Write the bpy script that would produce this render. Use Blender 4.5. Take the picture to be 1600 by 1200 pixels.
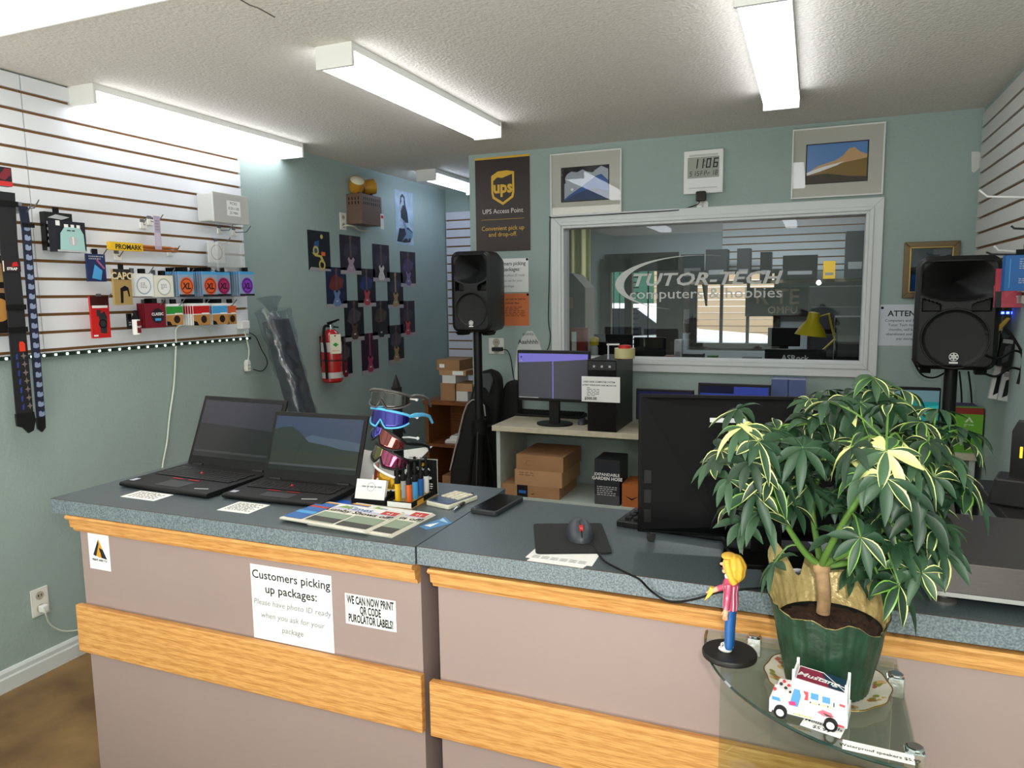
import bpy, math, random
import numpy as np
from mathutils import Matrix, Vector
PI = math.pi
sc = bpy.context.scene
for o in list(bpy.data.objects): bpy.data.objects.remove(o)
COL = sc.collection
# ---------------------------------------------------------------- camera
FPX, YAW, PITCH, ROLL, CAMZ = 1147.23, -0.388749, 0.120937, 0.013343, 1.56
def cam_axes():
    cy, sy, cp, sp = math.cos(YAW), math.sin(YAW), math.cos(PITCH), math.sin(PITCH)
    f = np.array([sy*cp, cy*cp, -sp]); r = np.array([cy, -sy, 0]); d = np.cross(f, r)
    cr, sr = math.cos(ROLL), math.sin(ROLL)
    return cr*r+sr*d, -sr*r+cr*d, f
AR, AD, AF = cam_axes()
CAM = np.array([0, 0, CAMZ])
cd = bpy.data.cameras.new('camera'); cam = bpy.data.objects.new('camera', cd); COL.objects.link(cam)
cd.sensor_width = 36; cd.sensor_fit = 'HORIZONTAL'; cd.lens = FPX/1600*36; cd.clip_start = 0.02
cam.matrix_world = Matrix(((AR[0], -AD[0], -AF[0], 0), (AR[1], -AD[1], -AF[1], 0), (AR[2], -AD[2], -AF[2], CAMZ), (0, 0, 0, 1)))
sc.camera = cam
# ---------------------------------------------------------------- light, exposure
vs = sc.view_settings
vs.view_transform = 'Standard'; vs.look = 'None'; vs.exposure = 0.75; vs.gamma = 1
w = bpy.data.worlds.new('world'); sc.world = w; w.use_nodes = True
w.node_tree.nodes['Background'].inputs[0].default_value = (0.9, 0.95, 1, 1)
w.node_tree.nodes['Background'].inputs[1].default_value = 1.7
def lamp(name, kind, loc, energy, color=(1, 1, 1), size=None, size_y=None, rot=(0, 0, 0)):
    l = bpy.data.lights.new(name, kind); l.energy = energy; l.color = color
    if kind == 'AREA':
        l.shape = 'RECTANGLE'; l.size = size; l.size_y = size_y
    elif kind == 'POINT': l.shadow_soft_size = size
    elif kind == 'SUN': l.angle = size
    o = bpy.data.objects.new(name, l); COL.objects.link(o); o.location = loc; o.rotation_euler = rot
    return o
TUBE = 4.5
lamp('camera_flash', 'POINT', (0.05, 0.0, 1.65), 26, (1, 0.97, 0.93), 0.025)
lamp('added_ceiling_fill', 'AREA', (-1.0, -1.5, .05), 110, (1, 0.98, 0.95), 3.2, 1.6, (PI, 0, 0))  # unseen fill lamp added to brighten the ceiling, kept below the window's reflection
lamp('workroom_ceiling_light', 'AREA', (-0.5, 6.6, 2.42), 16, (0.93, 0.97, 1), 1.6, 0.4)
# ---------------------------------------------------------------- pixel -> point on a real plane
def ray(px, py): return AR*((px-800)/FPX)+AD*((py-600)/FPX)+AF
def on(ax, val, px, py):
    d = ray(px, py); t = (val-CAM[ax])/d[ax]; return CAM+t*d
def CT(px, py, z=1.0): return on(2, z, px, py)
# ---------------------------------------------------------------- materials
def lin(h):
    h = h.lstrip('#'); out = []
    for i in (0, 2, 4):
        c = int(h[i:i+2], 16)/255; out.append(c/12.92 if c <= .04045 else ((c+.055)/1.055)**2.4)
    return out+[1]
MATS = {}
def M(name, hexc='#808080', rough=.5, metal=0, noise=None, bump=None, emit=0, spec=.5, coat=0, stretch=(1, 1, 1), hex2=None, alpha=1, trans=0):
    if name in MATS: return MATS[name]
    m = bpy.data.materials.new(name); m.use_nodes = True; nt = m.node_tree; b = nt.nodes['Principled BSDF']
    b.inputs['Roughness'].default_value = rough; b.inputs['Metallic'].default_value = metal
    b.inputs['Specular IOR Level'].default_value = spec; b.inputs['Coat Weight'].default_value = coat
    b.inputs['Alpha'].default_value = alpha; b.inputs['Transmission Weight'].default_value = trans
    c = lin(hexc); b.inputs['Base Color'].default_value = c
    tc = nt.nodes.new('ShaderNodeTexCoord'); mp = nt.nodes.new('ShaderNodeMapping'); mp.inputs['Scale'].default_value = stretch
    nt.links.new(tc.outputs['Object'], mp.inputs[0])
    if noise:
        s, amt = noise
        n = nt.nodes.new('ShaderNodeTexNoise'); n.inputs['Scale'].default_value = s; n.inputs['Detail'].default_value = 4
        r = nt.nodes.new('ShaderNodeValToRGB'); nt.links.new(mp.outputs[0], n.inputs[0]); nt.links.new(n.outputs[0], r.inputs[0])
        c2 = lin(hex2) if hex2 else [max(0, v*(1-amt)) for v in c[:3]]+[1]
        r.color_ramp.elements[0].position = .32; r.color_ramp.elements[1].position = .68
        r.color_ramp.elements[0].color = c2; r.color_ramp.elements[1].color = [min(1, v*(1+amt*.4)) for v in c[:3]]+[1]
        nt.links.new(r.outputs[0], b.inputs['Base Color'])
    if bump:
        s, st = bump
        n = nt.nodes.new('ShaderNodeTexNoise'); n.inputs['Scale'].default_value = s; n.inputs['Detail'].default_value = 3
        bp = nt.nodes.new('ShaderNodeBump'); bp.inputs['Strength'].default_value = st; bp.inputs['Distance'].default_value = .006
        nt.links.new(mp.outputs[0], n.inputs[0]); nt.links.new(n.outputs[0], bp.inputs['Height']); nt.links.new(bp.outputs[0], b.inputs['Normal'])
    if emit:
        b.inputs['Emission Color'].default_value = c; b.inputs['Emission Strength'].default_value = emit
    MATS[name] = m; return m
def oak(name, dark, light, sx):
    m = bpy.data.materials.new(name); m.use_nodes = True; nt = m.node_tree; b = nt.nodes['Principled BSDF']
    tc = nt.nodes.new('ShaderNodeTexCoord'); mp = nt.nodes.new('ShaderNodeMapping'); mp.inputs['Scale'].default_value = (sx, 9, 9)
    wv = nt.nodes.new('ShaderNodeTexWave'); wv.bands_direction = 'Z'; wv.inputs['Scale'].default_value = 1.6; wv.inputs['Distortion'].default_value = 9
    wv.inputs['Detail'].default_value = 4; wv.inputs['Detail Scale'].default_value = 1.2
    n2 = nt.nodes.new('ShaderNodeTexNoise'); n2.inputs['Scale'].default_value = 26; n2.inputs['Detail'].default_value = 4
    mp2 = nt.nodes.new('ShaderNodeMapping'); mp2.inputs['Scale'].default_value = (.9, 14, 14)
    mx = nt.nodes.new('ShaderNodeMath'); mx.operation = 'MULTIPLY_ADD'; mx.inputs[1].default_value = .16
    r = nt.nodes.new('ShaderNodeValToRGB'); r.color_ramp.elements[0].color = lin(dark); r.color_ramp.elements[1].color = lin(light)
    r.color_ramp.elements[0].position = .32; r.color_ramp.elements[1].position = .72
    L = nt.links.new
    L(tc.outputs['Object'], mp.inputs[0]); L(mp.outputs[0], wv.inputs[0]); L(tc.outputs['Object'], mp2.inputs[0]); L(mp2.outputs[0], n2.inputs[0])
    L(wv.outputs['Fac'], mx.inputs[0]); L(n2.outputs[0], mx.inputs[2]); L(mx.outputs[0], r.inputs[0]); L(r.outputs[0], b.inputs['Base Color'])
    b.inputs['Roughness'].default_value = .38; b.inputs['Specular IOR Level'].default_value = .4
    MATS[name] = m; return m
def glass(name, tint=(1, 1, 1), refl=.08, rough=0.0):
    m = bpy.data.materials.new(name); m.use_nodes = True; nt = m.node_tree; nt.nodes.clear()
    out = nt.nodes.new('ShaderNodeOutputMaterial'); t = nt.nodes.new('ShaderNodeBsdfTransparent'); g = nt.nodes.new('ShaderNodeBsdfGlossy')
    t.inputs[0].default_value = (*tint, 1); g.inputs['Roughness'].default_value = rough
    lw = nt.nodes.new('ShaderNodeFresnel'); lw.inputs[0].default_value = 1.5
    a = nt.nodes.new('ShaderNodeMath'); a.operation = 'ADD'; a.inputs[1].default_value = refl-.04
    mx = nt.nodes.new('ShaderNodeMixShader'); L = nt.links.new
    geo = nt.nodes.new('ShaderNodeNewGeometry'); fr = nt.nodes.new('ShaderNodeMath'); fr.operation = 'SUBTRACT'; fr.inputs[0].default_value = 1
    pm = nt.nodes.new('ShaderNodeMath'); pm.operation = 'MULTIPLY'; pm.use_clamp = True     # inner faces only let light out
    L(geo.outputs['Backfacing'], fr.inputs[1]); L(lw.outputs[0], a.inputs[0]); L(a.outputs[0], pm.inputs[0]); L(fr.outputs[0], pm.inputs[1]); L(pm.outputs[0], mx.inputs[0]); L(t.outputs[0], mx.inputs[1]); L(g.outputs[0], mx.inputs[2]); L(mx.outputs[0], out.inputs[0])
    MATS[name] = m; return m
wall_m = M('sage_green_paint', '#9EAFAA', .75, bump=(70, .35), noise=(3, .05))
white = M('white_plastic', '#EDEDEA', .4)
paper = M('white_paper', '#F1F1EE', .8)
ink = M('black_ink', '#17171A', .7)
grey_ink = M('grey_ink', '#85868A', .7)
black = M('black_plastic', '#0B0B0C', .4, spec=.4)
mblack = M('matte_black', '#070708', .65, spec=.3)
gblack = M('glossy_black', '#08080A', .12)
dgrey = M('dark_grey_plastic', '#2A2B2E', .5)
grey = M('grey_plastic', '#8A8C8E', .45)
lgrey = M('light_grey_plastic', '#BDBFC0', .45)
chrome = M('chrome', '#D5D7DA', .12, 1)
steel = M('brushed_steel', '#56514F', .38, .6, noise=(40, .12), stretch=(1, 30, 30))
card = M('brown_cardboard', '#A67C56', .8, noise=(8, .1))
card2 = M('pale_cardboard', '#B88E66', .8, noise=(8, .1))
mdf = M('brown_mdf', '#8A6236', .8)
slat = M('white_melamine', '#E6E8EC', .35)
red = M('red_plastic', '#C8201F', .4); dred = M('dark_red', '#7A1526', .45); orange = M('orange_print', '#E8662A', .5)
yellow = M('yellow_print', '#EDBE1E', .5); blue = M('blue_print', '#2568B4', .5); lblue = M('light_blue', '#4FA5E0', .4)
dblue = M('dark_blue', '#1D2D5E', .5); purple = M('purple_print', '#6E2E9C', .5); magenta = M('magenta_print', '#B32566', .5)
green = M('green_print', '#2F9A3A', .5); teal = M('turquoise', '#8FC2BE', .4); cream = M('cream', '#E9E2CC', .6); tan = M('tan_card', '#A88B52', .7)
pink = M('pink_plastic', '#D9596B', .4); woodc = M('guitar_wood', '#C08A48', .5)
oak_m = oak('oak_varnish', '#B87A38', '#E0A864', .7)
dwood = oak('brown_shelf_wood', '#5C3418', '#84502A', .8)
# ---------------------------------------------------------------- mesh builder
_tc = {}
def text_geo(s, size, align, bold, shear):
    k = (s, size, align, bold, shear)
    if k in _tc: return _tc[k]
    c = bpy.data.curves.new('t', 'FONT'); c.body = s; c.size = size; c.align_x = align; c.offset = bold*size; c.shear = shear; c.resolution_u = 2
    o = bpy.data.objects.new('t', c); COL.objects.link(o)
    me = bpy.data.meshes.new_from_object(o.evaluated_get(bpy.context.evaluated_depsgraph_get()))
    vs_ = [tuple(v.co) for v in me.vertices]; fs = [tuple(p.vertices) for p in me.polygons]
    bpy.data.objects.remove(o); bpy.data.meshes.remove(me); bpy.data.curves.remove(c)
    _tc[k] = (vs_, fs); return _tc[k]
class MB:
    def __init__(s): s.v = []; s.f = []; s.mi = []; s.mats = []; s.X = None
    def slot(s, m):
        if m not in s.mats: s.mats.append(m)
        return s.mats.index(m)
    def add(s, vs_, fs, m):
        b = len(s.v); i = s.slot(m)
        for p in vs_:
            s.v.append(tuple(s.X @ Vector(p)) if s.X else tuple(p))
        for f in fs: s.f.append(tuple(b+k for k in f)); s.mi.append(i)
        return s
    def box(s, x0, x1, y0, y1, z0, z1, m):
        v = [(x0, y0, z0), (x1, y0, z0), (x1, y1, z0), (x0, y1, z0), (x0, y0, z1), (x1, y0, z1), (x1, y1, z1), (x0, y1, z1)]
        return s.add(v, [(0, 3, 2, 1), (4, 5, 6, 7), (0, 1, 5, 4), (1, 2, 6, 5), (2, 3, 7, 6), (3, 0, 4, 7)], m)
    def quad(s, p, m): return s.add(p, [tuple(range(len(p)))], m)
    def prism(s, pts, a, b, m, axis='y'):          # pts in xz (axis y), xy (axis z) or yz (axis x)
        mk = {'y': lambda p, t: (p[0], t, p[1]), 'z': lambda p, t: (p[0], p[1], t), 'x': lambda p, t: (t, p[0], p[1])}[axis]
        n = len(pts); v = [mk(p, a) for p in pts]+[mk(p, b) for p in pts]
        f = [tuple(range(n)), tuple(range(2*n-1, n-1, -1))]+[(i, i+n, (i+1) % n+n, (i+1) % n) for i in range(n)]
        return s.add(v, f, m)
    def tube(s, path, r, m, n=8, closed=False):
        path = [Vector(p) for p in path]; N = len(path); v = []; f = []; up = Vector((.31, .2, .93))
        rs = r if isinstance(r, (list, tuple)) else [r]*N
        a = None
        for i, p in enumerate(path):
            if closed: t = path[(i+1) % N]-path[i-1]
            else: t = path[min(i+1, N-1)]-path[max(i-1, 0)]
            t.normalize()
            if a is None: a = t.cross(up if abs(t.dot(up)) < .95 else Vector((1, 0, 0))).normalized()
            else: a = (a-t*a.dot(t)).normalized()
            b = t.cross(a)
            for k in range(n):
                q = 2*PI*k/n; v.append(p+(a*math.cos(q)+b*math.sin(q))*rs[i])
        for i in range(N if closed else N-1):
            for k in range(n):
                j = (i+1) % N; f.append((i*n+k, i*n+(k+1) % n, j*n+(k+1) % n, j*n+k))
        if not closed: f += [tuple(range(n-1, -1, -1)), tuple(range((N-1)*n, N*n))]
        return s.add(v, f, m)
    def lathe(s, prof, m, n=24, c=(0, 0, 0), sx=1, sy=1):
        v = []; f = []
        for r, z in prof:
            for k in range(n):
                q = 2*PI*k/n; v.append((c[0]+r*math.cos(q)*sx, c[1]+r*math.sin(q)*sy, c[2]+z))
        for i in range(len(prof)-1):
            for k in range(n): f.append((i*n+k, i*n+(k+1) % n, (i+1)*n+(k+1) % n, (i+1)*n+k))
        if prof[0][0] > 1e-5: f.append(tuple(range(n-1, -1, -1)))
        if prof[-1][0] > 1e-5: f.append(tuple(range((len(prof)-1)*n, len(prof)*n)))
        return s.add(v, f, m)
    def cyl(s, c, r, h, m, n=20): return s.lathe([(r, 0), (r, h)], m, n, c)
    def sph(s, c, r, m, n=14):
        rx, ry, rz = r if isinstance(r, (list, tuple)) else (r, r, r)
        return s.lathe([(max(1e-6, math.sin(PI*i/n)), -math.cos(PI*i/n)*rz) for i in range(n+1)], m, n+4, c, rx, ry)
    def grid(s, fn, nu, nv, m, th=0):
        v = [fn(i/nu, j/nv) for j in range(nv+1) for i in range(nu+1)]; W = nu+1
        f = [(j*W+i, j*W+i+1, (j+1)*W+i+1, (j+1)*W+i) for j in range(nv) for i in range(nu)]
        return s.add(v, f, m)
    def text(s, t, x, y, z, size, m, align='CENTER', bold=0, shear=0, th=0, rot=0, sx=1):
        vs_, fs = text_geo(t, size, align, bold, shear); c_, s_ = math.cos(rot), math.sin(rot)
        return s.add([(x+(a*sx*c_-b*s_), y, z+(a*sx*s_+b*c_)) for a, b, _ in vs_], fs, m)
    def build(s, name, parent=None, smooth=None, bevel=0, loc=None, rz=0, seg=2, solid=0, sub=0):
        me = bpy.data.meshes.new(name); me.from_pydata([tuple(p) for p in s.v], [], s.f)
        for m in s.mats: me.materials.append(m)
        me.polygons.foreach_set('material_index', s.mi); me.update()
        if smooth is not None:
            me.polygons.foreach_set('use_smooth', [True]*len(me.polygons)); me.set_sharp_from_angle(angle=math.radians(smooth))
        o = bpy.data.objects.new(name, me); COL.objects.link(o)
        if parent: o.parent = parent
        if loc is not None: o.location = loc
        o.rotation_euler = (0, 0, rz)
        if solid: d = o.modifiers.new('thickness', 'SOLIDIFY'); d.thickness = solid
        if bevel:
            d = o.modifiers.new('bevel', 'BEVEL'); d.width = bevel; d.segments = seg; d.limit_method = 'ANGLE'
        if sub: d = o.modifiers.new('subdivision', 'SUBSURF'); d.levels = sub; d.render_levels = sub
        return o
def tag(o, label, cat, group=None, kind=None):
    o['label'] = label; o['category'] = cat
    if group: o['group'] = group
    if kind: o['kind'] = kind
    return o
def T(name, label, cat, loc=(0, 0, 0), rz=0, group=None, rx=0, ry=0):
    o = bpy.data.objects.new(name, None); COL.objects.link(o); o.empty_display_size = .05
    o.location = loc; o.rotation_euler = (rx, ry, rz)
    return tag(o, label, cat, group)
def S(mb, name, parent=None, **k):
    o = mb.build(name, parent, **k)
    if not parent: o['kind'] = 'structure'
    return o
def dup(root, loc, rz=None, label=None, group=None):
    r = root.copy(); COL.objects.link(r); r.location = loc
    if rz is not None: r.rotation_euler.z = rz
    if label: r['label'] = label
    if group: r['group'] = group
    for ch in list(root.children):
        c = ch.copy(); COL.objects.link(c); c.parent = r
        for g in ch.children:
            d = g.copy(); COL.objects.link(d); d.parent = c
    return r
def rrect(x0, x1, z0, z1, r, n=5):
    out = []
    for cx, cz, a0 in ((x1-r, z0+r, -90), (x1-r, z1-r, 0), (x0+r, z1-r, 90), (x0+r, z0+r, 180)):
        for i in range(n+1):
            a = math.radians(a0+90*i/n); out.append((cx+r*math.cos(a), cz+r*math.sin(a)))
    return out
def circ(cx, cz, r, n=28, a0=0, a1=2*PI, sy=1):
    return [(cx+r*math.cos(a0+(a1-a0)*i/n), cz+r*sy*math.sin(a0+(a1-a0)*i/n)) for i in range(n+(0 if abs(a1-a0-2*PI) < 1e-6 else 1))]
def prints(mb, w, h, y, items):
    """printed design on a front face: x in -w/2..w/2, z in 0..h, each layer 0.3 mm further out"""
    for k, it in enumerate(items):
        yy = y-.00012*(k+1); t = it[0]
        X = lambda u: (u-.5)*w
        if t == 'r': mb.quad([(X(it[1]), yy, it[2]*h), (X(it[3]), yy, it[2]*h), (X(it[3]), yy, it[4]*h), (X(it[1]), yy, it[4]*h)], it[5])
        elif t == 'p': mb.quad([(X(u), yy, v*h) for u, v in it[1]], it[2])
        elif t == 'c': mb.quad([(p[0], yy, p[1]) for p in circ(X(it[1]), it[2]*h, it[3])], it[4])
        elif t == 'o':
            a = circ(X(it[1]), it[2]*h, it[3]); b = circ(X(it[1]), it[2]*h, it[4]); n = len(a)
            mb.add([(p[0], yy, p[1]) for p in a+b], [(i, (i+1) % n, (i+1) % n+n, i+n) for i in range(n)], it[5])
        elif t == 't': mb.text(it[1], X(it[2]), yy, it[3]*h, it[4], it[5], align=(it[7] if len(it) > 7 else 'CENTER'), bold=(it[6] if len(it) > 6 else 0), shear=(it[8] if len(it) > 8 else 0), sx=(it[9] if len(it) > 9 else 1))
        elif t == 'l':                                 # lines of small print
            u0, v0, u1, v1, n, m = it[1:7]; rr = random.Random(n*7+int(w*1e4))
            for i in range(n):
                v = v1-(v1-v0)*(i+.5)/n; hh = (v1-v0)/n*.22; uu = u0
                while uu < u1-.02:
                    L = min(rr.uniform(.05, .14), u1-uu)
                    if uu+L > u1-.1 and rr.random() < .25: break
                    mb.quad([(X(uu), yy, (v-hh)*h), (X(uu+L), yy, (v-hh)*h), (X(uu+L), yy, (v+hh)*h), (X(uu), yy, (v+hh)*h)], m); uu += L+.03
def panel(name, label, cat, loc, rz, w, h, t, base, items, group=None, rx=0, tab=None, ry=0, backm=None):
    """sheet, card or box with a printed front; origin bottom centre, front face towards -y"""
    mb = MB(); mb.box(-w/2, w/2, -t, 0, 0, h, base)
    if tab: mb.prism([(-.014, h-.002), (.014, h-.002), (.014, h+.022), (-.014, h+.022)], -t/2-.0006, -t/2+.0006, tab)
    prints(mb, w, h, -t, items)
    o = mb.build(name); o.location = loc; o.rotation_euler = (rx, ry, rz)
    return tag(o, label, cat, group)
LWX = -2.966
def lw(px0, py0, px1, py1, off=.001):
    a = on(0, LWX+off, px0, py0); b = on(0, LWX+off, px1, py1)
    return (LWX+off, (a[1]+b[1])/2, b[2]), abs(b[1]-a[1]), a[2]-b[2]
BWY = 4.44
def bw(px0, py0, px1, py1, off=.001):
    a = on(1, BWY-off, px0, py0); b = on(1, BWY-off, px1, py1)
    return ((a[0]+b[0])/2, BWY-off, b[2]), b[0]-a[0], a[2]-b[2]
def flat(px_bl, px_br, px_tl, z):
    a, b, c = CT(*px_bl, z), CT(*px_br, z), CT(*px_tl, z)
    d = b-a; rz = math.atan2(d[1], d[0]); wd = math.hypot(d[0], d[1])
    n = np.array([-math.sin(rz), math.cos(rz)]); hh = float((c-a)[:2]@n)
    mid = (a+b)/2
    return (mid[0], mid[1], z), rz, wd, hh
# ================================================================ THE ROOM
H = 2.46; FARY = 5.78; PX = -2.10; XR = 0.765; FY = -2.6
ceil_m = M('stippled_ceiling', '#D9D4CA', .95, bump=(80, .8), noise=(70, .10))
floor_m = M('brown_vinyl', '#86683F', .5, noise=(5, .3), hex2='#65492C')
panel_m = M('mauve_laminate', '#A08C87', .5, noise=(2, .05))
lam_m = M('slate_laminate', '#596468', .33, noise=(420, .3), hex2='#363F44')
lam_e = M('slate_laminate_edge', '#78858A', .45, noise=(260, .35), hex2='#4A565C')
mb = MB(); mb.box(-3.1, 2.2, FY-.1, 8.0, -.1, 0, floor_m); S(mb, 'floor')
mb = MB(); mb.box(-3.1, 2.2, FY-.1, 8.0, H, H+.1, ceil_m); S(mb, 'ceiling')
mb = MB(); mb.box(LWX-.1, LWX, FY-.1, FARY+.1, 0, H, wall_m); S(mb, 'wall_left')
mb = MB(); mb.box(LWX, PX-.1, FARY, FARY+.1, 0, H, wall_m); S(mb, 'wall_alcove_back')
mb = MB(); mb.box(PX-.0, PX+.1, BWY+.1, FARY+.1, 0, H, wall_m); S(mb, 'wall_alcove_side')
mb = MB(); mb.box(XR, XR+.1, FY-.1, BWY+.1, 0, H, wall_m); S(mb, 'wall_right')
mb = MB(); mb.box(LWX, XR, FY-.1, FY, 0, H, wall_m); S(mb, 'wall_front')
WX0, WX1, WZ0, WZ1 = -1.468, .263, 1.152, 1.98      # glass opening
mb = MB()
for a in ((PX, WX0-.02, 0, H), (WX1+.02, XR, 0, H), (WX0-.02, WX1+.02, 0, WZ0-.02), (WX0-.02, WX1+.02, WZ1+.02, H)):
    mb.box(a[0], a[1], BWY, BWY+.1, a[2], a[3], wall_m)
S(mb, 'wall_back')
# bare plaster patch near the right corner
pl = M('bare_plaster', '#D8D6D0', .9)
a = [on(1, BWY-.002, *p) for p in ((1518, 237), (1529, 237), (1537, 240), (1536, 250), (1531, 262), (1522, 270), (1518, 268))]
mb = MB(); mb.prism([(p[0], p[2]) for p in a], BWY-.002, BWY, pl); S(mb, 'trim_patch')
# ceiling crack
dk = M('crack_shadow', '#6B6259', .9)
mb = MB(); ps = [CT(*p, H-.001) for p in ((376, 0), (390, 8), (402, 12), (415, 19), (429, 27))]
mb.tube([(p[0], p[1], H) for p in ps], .003, dk, 5); S(mb, 'trim_crack')
mb = MB(); y0 = FY
mb.prism([(0, 0), (.016, 0), (.016, .055), (.012, .062), (.012, .078), (.006, .088), (0, .09)], FY, 3.9, M('baseboard_white', '#D6DBDA', .5)); 
mb.v = [(LWX+p[0], p[1], p[2]) for p in mb.v]; S(mb, 'baseboard_left')
# window
tw = M('white_trim', '#DCDEDE', .45)
win = T('window_1', 'x', 'window'); del win['label']; del win['category']; win['kind'] = 'structure'
mb = MB(); F = .068
def frame_ring(mb, x0, x1, z0, z1, ww, ya, yb, m):
    o_ = [(x0-ww, z0-ww), (x1+ww, z0-ww), (x1+ww, z1+ww), (x0-ww, z1+ww)]; i_ = [(x0, z0), (x1, z0), (x1, z1), (x0, z1)]
    for k in range(4):
        j = (k+1) % 4; mb.prism([o_[k], o_[j], i_[j], i_[k]], ya, yb, m)
frame_ring(mb, WX0, WX1, WZ0, WZ1, F, BWY-.018, BWY, tw)
frame_ring(mb, WX0, WX1, WZ0, WZ1, .022, BWY-.026, BWY-.018, tw)
frame_ring(mb, WX0+.016, WX1-.016, WZ0+.016, WZ1-.016, .016, BWY-.018, BWY+.1, tw)
S(mb, 'window_frame', win, bevel=.003)
mb = MB(); mb.box(WX0, WX1, BWY+.05, BWY+.056, WZ0, WZ1, glass('window_glass', (.93, .95, .95), .05)); S(mb, 'window_pane', win)
# vinyl lettering on the glass
vin = M('frosted_vinyl', '#CFCFCB', .6)
dec = T('window_decal', 'grey vinyl shop logo with lettering inside a sweeping ring on the window', 'decal', (0, BWY+.0485, 0))
a = on(1, BWY+.049, 985, 447); b = on(1, BWY+.049, 1218, 447)
mb = MB(); mb.text('TUTOR-TECH', (a[0]+b[0])/2, 0, a[2], .105, vin, bold=.02, shear=.25, sx=1.0)
W0 = max(v[0] for v in mb.v)-min(v[0] for v in mb.v); k = (b[0]-a[0])/W0; xm = (a[0]+b[0])/2
mb.v = [((v[0]-xm)*k+xm, v[1], v[2]) for v in mb.v]; mb.build('shop_name', dec)
a = on(1, BWY+.049, 984, 467); b = on(1, BWY+.049, 1222, 467)
mb = MB(); mb.text('computers & hobbies', (a[0]+b[0])/2, 0, a[2], .085, vin, bold=.004)
W0 = max(v[0] for v in mb.v)-min(v[0] for v in mb.v); k = (b[0]-a[0])/W0; xm = (a[0]+b[0])/2
mb.v = [((v[0]-xm)*k+xm, v[1], v[2]) for v in mb.v]; mb.build('tagline', dec)
mb = MB(); n = 60; outer = []; inner = []
c0 = on(1, BWY+.049, 1085, 442)
for i in range(n+1):                                    # crescent: thick at left, thinning to both ends
    a = math.radians(72+(252-72)*i/n); th = .034*math.sin(PI*i/n)**1.5+.002
    outer.append((c0[0]+.48*math.cos(a), 0, c0[2]+.163*math.sin(a))); inner.append((c0[0]+(.48-th*1.6)*math.cos(a), 0, c0[2]+(.163-th*.3)*math.sin(a)))
mb.add(outer+inner, [(i, i+1, i+n+2, i+n+1) for i in range(n)], vin); mb.build('swoosh', dec)
# ---------------------------------------------------------------- slatwall
def slatwall(name, L, ztop, zfirst, pitch, zbot, loc, rz, m=slat):
    mb = MB(); g = .0125; z = ztop; k = zfirst
    while z > zbot+.004:
        lo = max(k+g/2, zbot); mb.box(0, L, -.018, -.004, lo, z, m)
        if lo > zbot: mb.box(0, L, -.0045, -.004, max(lo-g, zbot), lo, mdf)
        z = k-g/2; k -= pitch
    mb.box(0, L, -.004, 0, zbot, ztop, mdf)
    o = mb.build(name); o.location = loc; o.rotation_euler = (0, 0, rz); o['kind'] = 'structure'; return o
slatwall('wall_left_slat_panel', 1.20, 2.452, 2.388, .0737, 1.345, (LWX, 2.085, 0), PI/2)
slatwall('wall_left_slat_panel', 1.20, 2.452, 2.388, .0737, 1.345, (LWX, .88, 0), PI/2)
slatwall('wall_right_slat_panel', 1.30, 2.42, 2.348, .0737, 1.50, (XR, BWY-.06, 0), -PI/2, M('grey_melamine', '#C9C8C2', .45))
slatwall('wall_alcove_slat_panel', .85, 2.27, 2.20, .0737, .70, (LWX+.01, FARY, 0), 0, M('blueish_melamine', '#D5D6E2', .45))
# ---------------------------------------------------------------- ceiling fixtures
lens = M('lit_diffuser', '#F4F8FF', .4, emit=TUBE)
tubem = M('lit_tube', '#D8E6FF', .4, emit=6)
fixw = M('fixture_white', '#E8E8E4', .4)
def fixture(label, x, y0, y1, tubes=False):
    t = T('fluorescent_light', label, 'ceiling light', (x, (y0+y1)/2, H), 0, 'fluorescent fixtures on the ceiling')
    L = (y1-y0)/2; mb = MB(); mb.box(-.075, .075, -L, L, -.028, 0, fixw)
    mb.build('base', t)
    for s in (-1, 1):
        mb = MB(); mb.box(-.078, .078, s*L-.008, s*L+.008, -.082, 0, fixw); mb.build('end_cap', t, bevel=.002)
    if tubes:
        for s in (-1, 1):
            mb = MB(); mb.tube([(s*.04, -L+.01, -.055), (s*.04, L-.01, -.055)], .014, tubem, 12); mb.build('tube', t, smooth=40)
    else:
        mb = MB(); mb.prism([(-.072, -.028), (-.074, -.060), (-.066, -.078), (.066, -.078), (.074, -.060), (.072, -.028)], -L+.008, L-.008, lens)
        mb.build('diffuser', t, smooth=50)
    return t
fixture('white fluorescent light nearest the left slatwall, glowing diffuser', -2.885, 2.30, 3.66)
fixture('white fluorescent light in the middle of the ceiling, left of the picture frames', -1.622, 2.32, 3.67)
fixture('glowing fluorescent light above the window, cut by the top of the photo', -.165, 2.33, 3.67)
fixture('small fluorescent light with bare tubes in the back left alcove', -2.60, 4.78, 5.6, True)
fixture('fluorescent light behind the photographer, left', -1.9, -1.3, .05)
fixture('fluorescent light behind the photographer, right', -.3, -1.5, -.15)
mb = MB(); t = T('ceiling_light_panel', 'wide white light panel in the top left corner of the photo', 'ceiling light', (-2.2, 1.40, H))
mb.box(-.62, .62, -.31, .31, -.04, 0, fixw); mb.build('base', t)
mb = MB(); mb.box(-.6, .6, -.29, .29, -.046, -.0405, M('lit_panel', '#FFF9F0', .4, emit=3)); mb.build('diffuser', t)
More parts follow.
